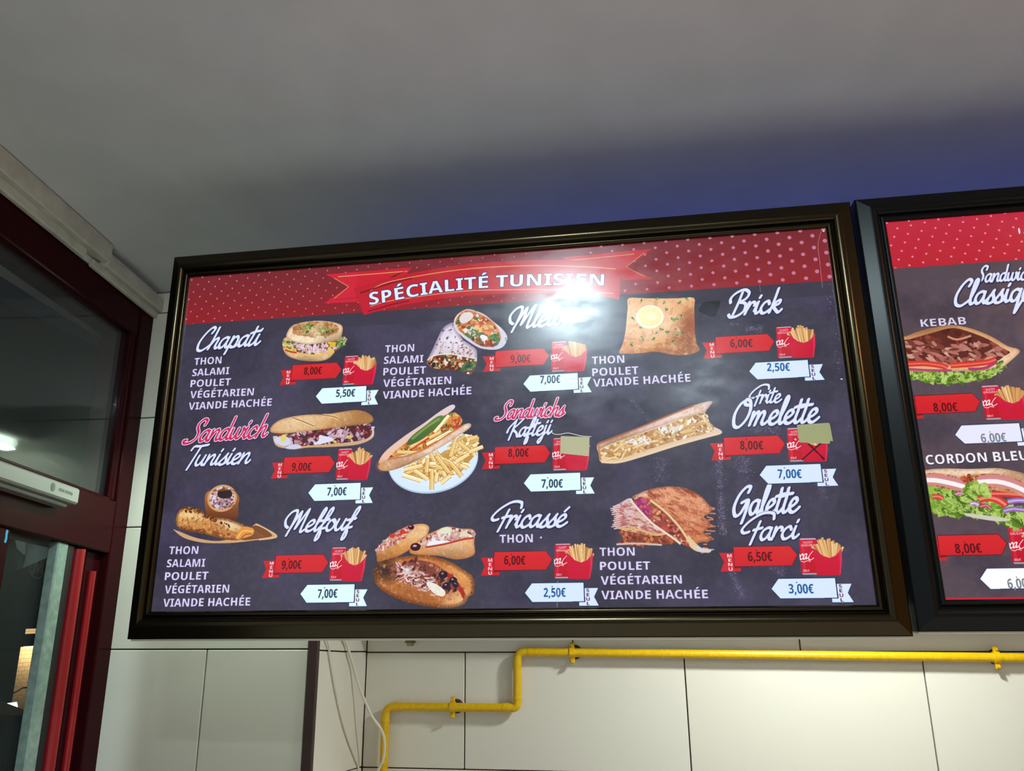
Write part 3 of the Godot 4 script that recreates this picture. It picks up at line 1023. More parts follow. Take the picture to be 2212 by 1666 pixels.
func price_block(rx: float, ry: float, wx: float, wy: float, white: Color, covered := false) -> void:
	var o := Vector2(rx, ry)
	var s := 163.0
	var rib := at_block(o, s, [-23.5, 9.3, 2, 9.3, 9, 31, 9, 39, -23.5, 39, -16.5, 24])
	fill(rib, rgb(202, 34, 44))
	fill(at_block(o, s, [-1, 31.3, 9, 31.3, 9, 33.5, -1, 34.5]), rgb(120, 14, 28))
	stack("MENU", o.x - 7.0 * 1.63, o.y + 10.4 * 1.63, o.y + 39.0 * 1.63, 11.5, rgb(246, 225, 236))
	var arr := at_block(o, s, [0, 0, 89.5, 0, 100, 14.5, 89.5, 31.4, -0.6, 31.4])
	fill(arr, rgb(214, 40, 46), rgb(205, 32, 42))
	edge_line(arr, 1.6, rgb(92, 14, 34, 0.8))
	# can
	var can := at_block(o, s, [105, -9, 107, -11.2, 130, -11.2, 132, -9, 131, 42, 128, 46, 105, 46, 102.5, 42])
	fill(can, rgb(206, 28, 52), rgb(188, 14, 38))
	clip(can)
	fill(at_block(o, s, [104, -12, 133, -12, 133, -9.6, 104, -9.6]), rgb(216, 190, 200))
	fill(at_block(o, s, [102, 43.5, 133, 43.5, 133, 48, 102, 48]), rgb(160, 165, 178))
	fill(at_block(o, s, [108, -9, 112, -9, 110, 43, 106, 43]), rgb(240, 110, 130, 0.25))
	unclip()
	words("GOÛT", rx + 111.5 * 1.63, ry - 3.0 * 1.63, rx + 125.5 * 1.63, ry - 3.4 * 1.63, 5.6, rgb(240, 200, 212))
	words("ORIGINAL", rx + 107.0 * 1.63, ry + 1.6 * 1.63, rx + 131.5 * 1.63, ry + 1.2 * 1.63, 5.6, rgb(240, 200, 212))
	clip(at_block(o, s, [102.8, -12, 133, -12, 133, 46, 102.8, 46]))
	brush("oca", rx + 96.0 * 1.63, ry + 22.5 * 1.63, rx + 116.0 * 1.63, ry + 21.5 * 1.63, 27.0, [[0.0, Vector2.ZERO, rgb(250, 232, 238)]], 0.15)
	brush("C", rx + 114.5 * 1.63, ry + 22.5 * 1.63, rx + 126.5 * 1.63, ry + 22.0 * 1.63, 22.0, [[0.0, Vector2.ZERO, rgb(250, 232, 238)]], 0.15)
	line(open_curve(at_block(o, s, [104, 24.5, 109, 26, 114, 24.2, 119, 25.6])), 1.6, rgb(250, 232, 238))
	unclip()
	words("33cl", rx + 105.6 * 1.63, ry + 41.4 * 1.63, rx + 115.0 * 1.63, ry + 41.2 * 1.63, 5.6, rgb(245, 214, 222))
	# chips and their carton
	var cols := [rgb(226, 176, 112), rgb(214, 158, 92), rgb(236, 194, 134), rgb(205, 148, 84)]
	fill(at_block(o, s, [127, 2, 133, -3, 150, -8, 166, -2, 168, 6, 160, 18, 148, 22, 136, 16]), rgb(176, 122, 66))
	for k in 26:
		var f := rng.randf()
		var base := o + Vector2(134.0 + 28.0 * f, 20.0 + 3.0 * sin(f * PI)) * 1.63
		var top := o + Vector2(122.5 + 48.0 * f + rng.randf_range(-2, 2), 3.5 - 13.0 * sin(f * PI) + rng.randf_range(-3.5, 4)) * 1.63
		stick(base, top, rng.randf_range(4.2, 5.6), cols[rng.randi() % 4])
	var carton := at_block(o, s, [124.5, 4, 131, 9, 138, 16.5, 148.5, 20.5, 158, 17, 164, 11, 169, 4.5, 167, 26, 162.5, 46.5, 160, 48, 127, 47, 125.5, 44])
	fill(carton, rgb(206, 24, 62), rgb(198, 18, 50))
	fill(at_block(o, s, [164, 11, 169, 4.5, 167, 26, 162.5, 46.5, 160.5, 47, 164, 26]), rgb(232, 70, 104, 0.55))
	# white tag
	var w := Vector2(wx, wy)
	var tail := at_block(w, s, [91, 14, 101, -6.8, 124.5, -6.8, 117, 7.6, 124.5, 22.3, 91, 22.3])
	fill(tail, white)
	edge_line(tail, 1.4, rgb(18, 44, 84, 0.9))
	stack("SEUL", wx + 106.4 * 1.63, wy - 6.2 * 1.63, wy + 21.8 * 1.63, 11.0, rgb(96, 40, 84))
	var tag := at_block(w, s, [0, 0, 12.6, -15.8, 100.4, -15.8, 100.4, 15.4, 13, 15.8])
	fill(tag, white)
	edge_line(tag, 1.8, rgb(14, 40, 84, 0.95))
	line(at_block(w, s, [100.4, -15.8, 100.9, 15.9]), 2.4, rgb(14, 36, 76))

func price(t: String, a: Array, cap: float, c: Color) -> void:
	words(t, a[0], a[1], a[2], a[3], cap, c)
	# a tick of ink left over from an earlier price
	fill(oval((a[0] * 2.0 + a[2]) / 3.0 + rng.randf_range(-2, 4), a[1] - cap - 4.0, 1.6, 1.6), c)

func chalkboard(base: Color, band_bottom: float, seedn: int, mauve: Color) -> void:
	canvas(TEX_W, TEX_H, base)
	noise_wash(seedn, 0.012, mauve, 1.6, 0.48)
	noise_wash(seedn + 1, 0.035, rgb(90, 86, 112, 0.14), 1.1, 0.52)
	noise_wash(seedn + 2, 0.02, rgb(40, 38, 56, 0.3), 1.2, 0.5)
	noise_wash(seedn + 3, 0.2, rgb(150, 146, 176, 0.05), 0.5, 0.5)
	# the red band with its dots
	fill(PackedVector2Array([Vector2(0, 0), Vector2(TEX_W, 0), Vector2(TEX_W, band_bottom), Vector2(0, band_bottom)]), rgb(140, 40, 52), rgb(164, 34, 46))

func chalk(x0: float, y0: float, x1: float, y1: float, w: float, a: float, n := 150) -> void:
	# a dusty streak of wiped chalk
	var p := Vector2(x0, y0)
	var q := Vector2(x1, y1)
	var side := (q - p).normalized().orthogonal()
	for k in n:
		var f := rng.randf()
		var c := p.lerp(q, f) + side * rng.randfn(0.0, w * 0.35)
		fill(ragged(c.x, c.y, rng.randf_range(0.5, 2.0), 1.2, rng.randf() * TAU), rgb(176, 170, 205, a * rng.randf_range(0.3, 1.0)))
	for k in 5:
		var f := (k + 0.5) / 5.0
		var c := p.lerp(q, f)
		soft(c.x, c.y, p.distance_to(q) * 0.16, w * 0.8, (q - p).angle(), rgb(140, 132, 180, a * 0.16), 4)

var LILAC := Color(0.86, 0.83, 0.965)

func item(t: String, a: Array, cap: float) -> void:
	words(t, a[0], a[1], a[2], a[3], cap, LILAC, 700, rgb(70, 40, 90, 0.35))

func title(t: String, a: Array, cap: float) -> void:
	brush(t, a[0], a[1], a[2], a[3], cap, [[2.4, Vector2(0.9, 1.5), rgb(22, 22, 54)], [0.3, Vector2(0.5, 0.6), rgb(170, 172, 226)], [0.0, Vector2.ZERO, rgb(222, 230, 253)]])

func title_pink(t: String, a: Array, cap: float) -> void:
	brush(t, a[0], a[1], a[2], a[3], cap, [[3.6, Vector2(1.0, 1.6), rgb(28, 24, 56)], [2.6, Vector2.ZERO, rgb(240, 218, 240)], [0.0, Vector2.ZERO, rgb(206, 40, 92)]], 0.13)

func film_first() -> ImageTexture:
	chalkboard(rgb(62, 58, 74), 215.0, 40, rgb(78, 70, 102, 0.4))
	var band := pv([34.7,190.9,617.6,184.9,1449.9,180,2023.1,182.4])
	var by := (band[0].y + band[1].y + band[2].y + band[3].y) / 4.0
	fill(PackedVector2Array([Vector2(0, by), Vector2(TEX_W, by), Vector2(TEX_W, 230), Vector2(0, 230)]), rgb(62, 58, 74))
	fill(PackedVector2Array([Vector2(0, 0), Vector2(TEX_W, 0), Vector2(TEX_W, by), Vector2(0, by)]), rgb(116, 40, 48), rgb(146, 36, 44))
	clip(PackedVector2Array([Vector2(0, 0), Vector2(TEX_W, 0), Vector2(TEX_W, by - 1), Vector2(0, by - 1)]))
	# dots: a fine slanting lattice on the left, a coarse one on the right
	for i in range(-40, 60):
		for k in range(-30, 40):
			var p := Vector2(60, 20) + Vector2(24.5, 18.5) * i + Vector2(-13.0, 25.5) * k
			if p.y > 0 and p.y < by and p.x > -10 and p.x < 1150:
				fill(oval(p.x, p.y, 2.9 - p.x * 0.0008, 2.9 - p.x * 0.0008, 0, 10), rgb(196, 122, 136))
	for i in range(-30, 40):
		for k in range(-30, 40):
			var p := Vector2(1700, 20) + Vector2(32.5, 19.0) * i + Vector2(-32.5, 19.0) * k
			if p.y > -4 and p.y < by and p.x > 1310 and p.x < TEX_W:
				var r := 3.6 + (p.x - 1310) * 0.0034
				fill(oval(p.x, p.y, r, r, 0, 14), rgb(192, 122, 152))
	unclip()
	# ribbon: two tails, then the bowed banner over them
	fill(pv([491.1,44.2,777.6,42.8,751.3,75.8,644,131,629.6,148.8,490.1,144.6,571.6,92.2]), rgb(200, 32, 52))
	fill(pv([491.1,44.2,593.9,44.2,595.9,146.4,490.1,144.6,571.6,92.2]), rgb(206, 36, 60))
	line(pv([520.2,59.4,570.1,92.9,524.3,130.1]), 2.4, rgb(214, 150, 92))
	line(pv([532.4,55.5,686.7,54.8,762.7,54.4]), 3.0, rgb(222, 160, 100))
	line(pv([527.6,135.1,601.3,132.6]), 2.4, rgb(150, 40, 44))
	fill(pv([759.6,51,777.6,42.8,643,107.2,600.3,111.9]), rgb(72, 14, 28))
	fill(pv([1528.2,41.5,1255.5,47.2,1290.1,79.5,1422,113,1434.7,136.7,1526.4,140.9,1446.4,95.2]), rgb(190, 34, 48))
	line(pv([1504,52.5,1446.4,95.2,1502.4,131.5]), 2.4, rgb(206, 130, 84))
	line(pv([1273.6,59.6,1375.5,57.2,1473.4,54.5]), 3.0, rgb(206, 140, 96))
	var top := open_curve(pv([587.5,101.4,717.7,70,942.5,46.6,1162.1,48.8,1361,68.3,1433.1,83.4]))
	var bot := open_curve(pv([625.6,193.9,736.2,170.6,943.5,153.1,1160.3,159.9,1356.5,183.5,1422,200.3]))
	var strip := top.duplicate()
	for i in range(bot.size() - 1, -1, -1):
		strip.append(bot[i])
	fill(strip, rgb(184, 34, 46), rgb(196, 30, 50))
	line(open_curve(pv([643.2,111.9,710.7,85.4,930.8,63.1,1145.9,66.3,1307,82.4,1415.7,98.8])), 3.2, rgb(226, 150, 98))
	line(open_curve(pv([645.5,165.6,723.5,150.1,931.6,136.7,1080.2,141.7,1208.8,151.3,1405.1,178.1])), 3.0, rgb(226, 150, 98))
	for k in 3:
		line(pv([609.8,117.4,718.4,89.1,778.6,79.5]), 5.0 - k, rgb(96, 10, 30, 0.4))
	line(pv([637.2,182.2,721,163.2,771.7,156]), 4.0, rgb(110, 12, 32, 0.8))
	words_on("SPÉCIALITÉ TUNISIEN", open_curve(pv([642.3,160.7,696.6,155.2,743.8,148.5,819.1,139.2,905,133.1,1012,130.4,1127.7,133,1247.3,139,1377.3,150.5])), 42.0, 37.0, rgb(222, 238, 252), rgb(34, 30, 92))
	# chalk dust and scuffs of the board picture
	chalk(1671.6,695.8,1669,775.7, 16, 0.5)
	chalk(1668.3,783.6,1666.4,900.4, 18, 0.55, 260)
	chalk(1738.3,686.2,1735.9,734.3, 34, 0.4, 260)
	chalk(1735.9,734.3,1742,793.8, 40, 0.25, 150)
	chalk(1517.3,681.8,1506.8,754.5, 30, 0.4, 200)
	chalk(1679,995.2,1704.3,1065.7, 16, 0.4)
	chalk(1434.3,501.4,1491.4,576.7, 10, 0.4, 60)
	chalk(1767.3,601.8,1843,617.4, 30, 0.45, 200)
	chalk(1925.9,760.5,1938.5,811.4, 18, 0.35, 80)
	chalk(1780.2,981.9,1814.6,1004.7, 24, 0.35, 110)
	chalk(1429.7,976,1457.3,1033.2, 30, 0.22, 90)
	chalk(816.7,762.4,794.9,838.5, 60, 0.2, 200)
	chalk(693.3,695.6,689,789.6, 50, 0.15, 120)
	chalk(504.3,692.9,502.7,796, 60, 0.18, 200)
	chalk(556.2,863.3,600.2,925.1, 40, 0.22, 150)
	chalk(1776.4,313.9,1824.8,319, 16, 0.4, 140)
	chalk(1735.5,298.4,1760,301.2, 8, 0.35, 40)
	chalk(1639.5,489.1,1657.7,456.6, 24, 0.25, 80)
	fill(sm([1650.4,248.8,1666.5,226.3,1702.5,224.1,1712.8,229.6,1695.2,271.6,1670.6,265.9,1657,257.1]), rgb(38, 36, 44, 0.9))
	fill(sm([1684.5,109.2,1705.5,96.7,1746.5,83.8,1773.4,66.4,1738.3,95.3,1707.8,113.2]), rgb(140, 22, 34, 0.7))
	for k in 260:
		var p := Vector2(rng.randf() * TEX_W, by + rng.randf() * (TEX_H - by))
		fill(oval(p.x, p.y, rng.randf_range(0.4, 1.1), rng.randf_range(0.4, 1.0), 0, 6), rgb(190, 190, 215, rng.randf_range(0.2, 0.7)))
	# headings
	title("Chapati", [61.1,276.6,290,270.6], 70)
	title("Mlewi", [1083.9,269.1,1275.9,266.2], 68)
	title("Brick", [1725.4,271.7,1888.7,271], 72)
	title_pink("Sandwich", [62.8,580.5,339.7,571.1], 68)
	title("Tunisien", [69.2,653.7,290.4,651.9], 62)
	title("Melfouf", [407.8,862.1,629.1,860.4], 63)
	title_pink("Sandwichs", [1047.4,551.4,1251.5,548.5], 52)
	title("Kafteji", [1080.7,606.7,1213.4,600.6], 52)
	title("Fricassé", [1033,865.5,1249.9,865.6], 64)
	title("Frite", [1769.1,539.5,1856.9,538.1], 47)
	title("Omelette", [1710.7,601.3,1951.9,598.7], 74)
	title("Galette", [1691.5,848.9,1874.1,842.3], 74)
	title("Farci", [1715.8,916.7,1866.5,911.7], 63)
	# the lists
	item("THON", [64.9,326.3,158.3,325.8], 23.5)
	item("SALAMI", [62,363.3,188.1,363], 23.5)
	item("POULET", [60,399.6,196.8,400.7], 23.5)
	item("VÉGÉTARIEN", [63.2,436.6,277.7,437.4], 23.5)
	item("VIANDE HACHÉE", [62.2,474.1,340.3,474.2], 23.5)
	item("THON", [699.4,322.6,792,323.5], 23.5)
	item("SALAMI", [696.8,359,821.6,361.2], 23.5)
	item("POULET", [696.2,395.9,830.6,397.4], 23.5)
	item("VÉGÉTARIEN", [697.7,433.2,910.1,434.1], 23.5)
	item("VIANDE HACHÉE", [697.5,470.5,971.8,469.9], 23.5)
	item("THON", [1333.1,397.4,1427.3,397.9], 23.5)
	item("POULET", [1332.5,433.6,1465.9,434.6], 23.5)
	item("VIANDE HACHÉE", [1334.2,466.5,1611.5,465.3], 23.5)
	item("THON", [50.9,919.2,144.7,920.2], 22.5)
	item("SALAMI", [48.3,957.2,171,957.3], 22.5)
	item("POULET", [46.5,994.6,184.8,994.6], 22.5)
	item("VÉGÉTARIEN", [50.9,1032.8,254.5,1032.6], 22.5)
	item("VIANDE HACHÉE", [50.6,1070.7,323.3,1069.4], 22.5)
	item("THON", [1055.7,907.5,1149.3,907.6], 22.5)
	item("THON", [1333.4,948.2,1428.4,949.2], 22.0)
	item("POULET", [1332.6,985.9,1467.6,987.3], 22.0)
	item("VÉGÉTARIEN", [1333.4,1024.8,1549.2,1024.3], 22.0)
	item("VIANDE HACHÉE", [1333.4,1062.9,1613.9,1062.9], 22.0)
	# price blocks
	var mint := rgb(224, 250, 250)
	var ice := rgb(216, 232, 255)
	price_block(399.3, 345.1, 482.0, 451.2, mint)
	price_block(1045.0, 338.9, 1127.3, 446.5, mint)
	price_block(1690.0, 335.2, 1774.3, 444.4, ice)
	price_block(394.6, 638.2, 477.9, 748.7, mint)
	price_block(1042.0, 632.8, 1124.8, 741.4, mint)
	price_block(1689.0, 632.0, 1774.7, 740.4, ice)
	price_block(391.5, 928.7, 473.4, 1038.8, mint)
	price_block(1039.7, 931.7, 1123.8, 1043.4, ice)
	price_block(1689.4, 931.4, 1776.3, 1040.9, ice)
	var wine := rgb(84, 6, 18)
	var navy := rgb(24, 52, 84)
	var blue := rgb(24, 84, 146)
	price("8,00€", [439,379.1,497.2,380.7], 23.5, wine)
	price("9,00€", [1091,378,1150.9,379.6], 23.5, wine)
	price("6,00€", [1730.2,369.1,1792,372.2], 23.5, wine)
	price("9,00€", [421.2,679.9,483.5,682.2], 23.5, wine)
	price("8,00€", [1081.5,663.4,1141.7,665], 23.5, wine)
	price("8,00€", [1731.1,667.7,1792.9,670.2], 23.5, wine)
	price("9,00€", [412,968.1,472.5,968.4], 23.5, wine)
	price("6,00€", [1067.9,966.8,1127.4,967.8], 23.5, wine)
	price("6,50€", [1724.9,969.4,1787.7,969.7], 23.5, wine)
	price("5,50€", [548.2,456.6,609.2,458.4], 23.5, navy)
	price("7,00€", [1178.4,447.6,1238.1,449.2], 23.5, navy)
	price("2,50€", [1824.6,446.2,1886.7,449], 23.5, blue)
	price("7,00€", [537.6,758.5,598.3,759.6], 23.5, navy)
	price("7,00€", [1176.6,755.7,1237.3,757.3], 23.5, navy)
	price("7,00€", [1823.1,750.4,1885.7,752.5], 23.5, blue)
	price("7,00€", [527.3,1050.5,586.3,1050.4], 23.5, navy)
	price("2,50€", [1176.9,1055,1237.1,1055.3], 23.5, blue)
	price("3,00€", [1820.5,1053.1,1882.8,1053.8], 23.5, blue)
	# the food pictures
	food_chapati()
	food_wrap()
	food_pastry_square()
	food_long_sandwich()
	food_plate()
	food_chip_sandwich()
	food_rolls()
	food_buns()
	food_folded_galette()
	# pen strokes crossed over one carton
	for k in 6:
		var j := rng.randf_range(-5, 5)
		line(pv([1911,658.8,1947.3,704.2]) if k % 2 else pv([1944.8,660.2,1891.4,700.1]), 2.4, rgb(70, 6, 22, 0.0))
		var a := Vector2(1912.9,658.9) if k % 2 else Vector2(1943,660.1)
		var b := Vector2(1949.1,704.3) if k % 2 else Vector2(1893.2,700.9)
		line(PackedVector2Array([a + Vector2(j, 0), a.lerp(b, 0.5) + Vector2(j * 0.4, -j * 0.5), b + Vector2(-j, j)]), 3.4, rgb(66, 6, 20, 0.85))
	# scratches and bright nicks in the film
	line(open_curve(pv([2018.7,25.7,2004.9,69.1,2003.3,129.1,2001.7,203.9])), 1.0, rgb(220, 205, 220, 0.7))
	line(pv([1829,182.9,1829.3,206.6]), 1.0, rgb(200, 200, 220, 0.6))
	line(pv([1216.4,1012.1,1212.6,1089.2]), 1.2, rgb(190, 190, 235, 0.7))
	for k in 60:
		var p := Vector2(2018.9,189.6) + Vector2(rng.randf_range(-8, 30), rng.randf_range(0, 260))
		fill(ragged(p.x, p.y, rng.randf_range(0.6, 1.8), 1.2, rng.randf() * 6), rgb(210, 205, 235, 0.6))
	for p in [[2020.7,480.3], [1172,895.3], [1880.2,645.4], [2025.7,26.3]]:
		fill(ragged(p[0], p[1], 3.4, 1.1, 0.4), rgb(216, 220, 250))
	cv.shrink_x2()
	return ImageTexture.create_from_image(cv)

func film_second() -> ImageTexture:
	chalkboard(rgb(84, 70, 80), 190.0, 70, rgb(96, 76, 88, 0.4))
	var by := 0.0
	var band := pv([24,169.6,212.2,170.7,359.9,172.1])
	by = (band[0].y + band[1].y + band[2].y) / 3.0
	fill(PackedVector2Array([Vector2(0, by), Vector2(TEX_W, by), Vector2(TEX_W, 215), Vector2(0, 215)]), rgb(84, 70, 80))
	fill(PackedVector2Array([Vector2(0, 0), Vector2(TEX_W, 0), Vector2(TEX_W, by), Vector2(0, by)]), rgb(190, 42, 66), rgb(186, 34, 50))
	clip(PackedVector2Array([Vector2(0, 0), Vector2(TEX_W, 0), Vector2(TEX_W, by - 1), Vector2(0, by - 1)]))
	for i in range(-40, 100):
		for k in range(-60, 60):
			var p := Vector2(60, 20) + Vector2(26.0, 20.0) * i + Vector2(-12.0, 26.0) * k
			if p.y > -4 and p.y < by and p.x > -10 and p.x < TEX_W:
				fill(oval(p.x, p.y, 3.2, 3.2, 0, 10), rgb(232, 130, 152))
	unclip()
	fill(PackedVector2Array([Vector2(0, 1078), Vector2(TEX_W, 1078), Vector2(TEX_W, TEX_H), Vector2(0, TEX_H)]), rgb(196, 36, 56))
	for k in 200:
		var p := Vector2(rng.randf() * TEX_W, by + rng.randf() * (TEX_H - by))
		fill(oval(p.x, p.y, rng.randf_range(0.4, 1.1), rng.randf_range(0.4, 1.0), 0, 6), rgb(210, 200, 215, rng.randf_range(0.2, 0.7)))
	title("Sandwichs", [226.7,230.5,397.8,231.1], 47)
	title("Classiques", [158.8,293.7,427.2,292.5], 70)
	words("KEBAB", 68,351.6,185.6,351.7, 22.0, rgb(216, 206, 232), 700, rgb(40, 30, 50, 0.7))
	words("CORDON BLEU", 24.9,737.2,274.4,734.2, 25.0, rgb(240, 238, 250), 700, rgb(40, 30, 50, 0.7))
	var snow := rgb(232, 232, 252)
	price_block(21.8, 548.0, 106.3, 660.3, snow)
	price_block(23.0, 922.5, 106.7, 1033.0, rgb(252, 252, 255))
	price("8,00€", [64.7,594.4,124.9,595.7], 23.5, rgb(90, 8, 18))
	price("8,00€", [60.6,968.5,123.5,968.2], 23.5, rgb(90, 8, 18))
	price("6,00€", [169.6,683.7,231.4,683.6], 23.5, rgb(120, 128, 140))
	price("6,00€", [170,1057.5,229.2,1056.5], 23.5, rgb(120, 124, 134))
	food_kebab()
	food_schnitzel_sandwich()
	# light leaking through nicks at the top edge
	for k in 46:
		var p := Vector2(53.1,14.6) + Vector2(rng.randf_range(0, 330), rng.randf_range(-3, 3) - rng.randf() * 6.0)
		fill(ragged(p.x, p.y + 8.0, rng.randf_range(0.6, 2.4), 1.1, rng.randf() * 6), rgb(250, 235, 250))
	fill(sm([365.1,78.3,368.8,73.4,369.2,87.3,365.5,92.2]), rgb(240, 230, 255))
	cv.shrink_x2()
	return ImageTexture.create_from_image(cv)

# ------------------------------------------------------------------------------ food pictures
func grain(region: PackedVector2Array, n: int, a := 0.15) -> void:
	# the fine mottling of a photograph
	clip(region)
	bits(region, n, 0.7, 2.2, [rgb(60, 34, 22), rgb(255, 244, 224), rgb(130, 84, 50), rgb(232, 200, 150)], a, 1.4)
	unclip()

func rim(region: PackedVector2Array, c: Color, w: float) -> void:
	# a picture's darker turning edge, inside the outline
	clip(region)
	for k in 4:
		edge_line(region, w * (4 - k) / 4.0, Color(c.r, c.g, c.b, c.a * 0.4))
	unclip()

func bread(outline: PackedVector2Array, top: Color, low: Color, hi: Vector2, lo: Vector2, r: float) -> void:
	fill(outline, top, low)
	clip(outline)
	soft(hi.x, hi.y, r, r * 0.5, -0.15, rgb(255, 240, 215, 0.45))
	soft(lo.x, lo.y, r, r * 0.4, -0.15, rgb(120, 70, 35, 0.4))
	bits(outline, int(r * 1.2), 3.0, 8.0, [rgb(190, 130, 80), rgb(250, 230, 200), rgb(206, 150, 100)], 0.16)
	unclip()
	rim(outline, rgb(130, 78, 40, 0.2), 13.0)
	grain(outline, int(r * 6.0), 0.12)

var GREENS := [Color(0.36, 0.52, 0.22), Color(0.5, 0.62, 0.3), Color(0.22, 0.38, 0.2), Color(0.62, 0.7, 0.36)]

func food_chapati() -> void:
	var low := sm([363,280.5,395.5,294.7,434.7,307.5,487,315.8,534.6,308.4,518.7,329.8,491.8,337.4,450.4,335.7,408.3,326.6,375.7,309.1])
	bread(low, rgb(240, 214, 170), rgb(214, 176, 124), Vector2(470.4,325.2), Vector2(443.5,334.6), 60)
	var mid := sm([360.9,262.8,374.8,251.4,417.9,266.4,467.2,276.5,518.8,272.8,555.9,261.3,573.4,267.6,570.7,281.3,552.8,299.2,534.7,310.1,487.2,318.6,435,312.7,395.9,299.2,365,284.1])
	fill(mid, rgb(120, 84, 70))
	clip(mid)
	bits(mid, 170, 3, 8, [rgb(216, 176, 186), rgb(232, 200, 205), rgb(190, 140, 150), rgb(226, 190, 90), rgb(90, 120, 60), rgb(64, 44, 60), rgb(226, 214, 190)])
	bits(sm([360.9,262.8,374.9,253.2,394.1,275.4,392.2,296.2,365,284.1]), 26, 3, 6, [rgb(206, 190, 90), rgb(120, 150, 60), rgb(230, 200, 120)])
	unclip()
	line(open_curve(pv([368.7,286.1,395.9,299.9,435,312.7,487.2,318.6,534.7,310.1])), 6, rgb(232, 190, 90))
	line(open_curve(pv([371,293.2,385.4,299.3,410.3,306])), 5, rgb(196, 60, 34))
	bits(sm([537.9,277.5,556.1,264.8,573.5,269.4,570.7,281.3,557.7,294.3,537,291.3]), 24, 3, 6, GREENS)
	fill(oval(528.1,285.6, 10, 9), rgb(222, 186, 50))
	fill(oval(460.4,288.3, 9, 8), rgb(62, 44, 66))
	bits(sm([408.1,276.3,460.9,286.6,516.1,286.5,503.8,310,441.6,307.9]), 60, 3, 7, [rgb(224, 184, 194), rgb(206, 160, 176), rgb(240, 210, 214)], 1.0, 1.6)
	var bun := sm([372,252.3,376.6,228.6,392.9,211.3,427.4,203.7,469.3,201.9,511.4,207.2,543.1,216.8,556,226.4,557.9,247.5,550.1,267.9,532.6,274.4,501.8,277.3,460.5,280.3,418.4,274.2,391.5,264.1])
	bread(bun, rgb(236, 208, 166), rgb(250, 232, 200), Vector2(459.3,262.1), Vector2(535.8,270.5), 80)
	clip(bun)
	var crown := sm([391.1,234.9,400.2,216,434.7,207,476.6,207,518.7,213.4,543.7,227.4,541.2,244.7,500.3,252.5,448.3,252.6,409.5,246.6])
	fill(crown, rgb(190, 130, 76, 0.75))
	bits(crown, 120, 4, 11, [rgb(160, 100, 52), rgb(208, 152, 96), rgb(134, 82, 44), rgb(226, 186, 136)], 0.55)
	soft(464.4,234.4, 46, 22, 0, rgb(250, 230, 196, 0.8))
	bits(crown, 260, 1.0, 3.5, [rgb(110, 62, 30), rgb(240, 210, 170), rgb(150, 96, 54)], 0.35)
	unclip()
	bits(sm([422.9,238.7,428.2,214.4,463.2,214.9,463.9,225.6,437.2,243.1]), 22, 2.5, 5.5, GREENS)
	bits(sm([476.8,237,488.1,223.6,505.7,228.3,530.3,235.2,520.5,243.3,489.3,243]), 20, 2.5, 6, GREENS)

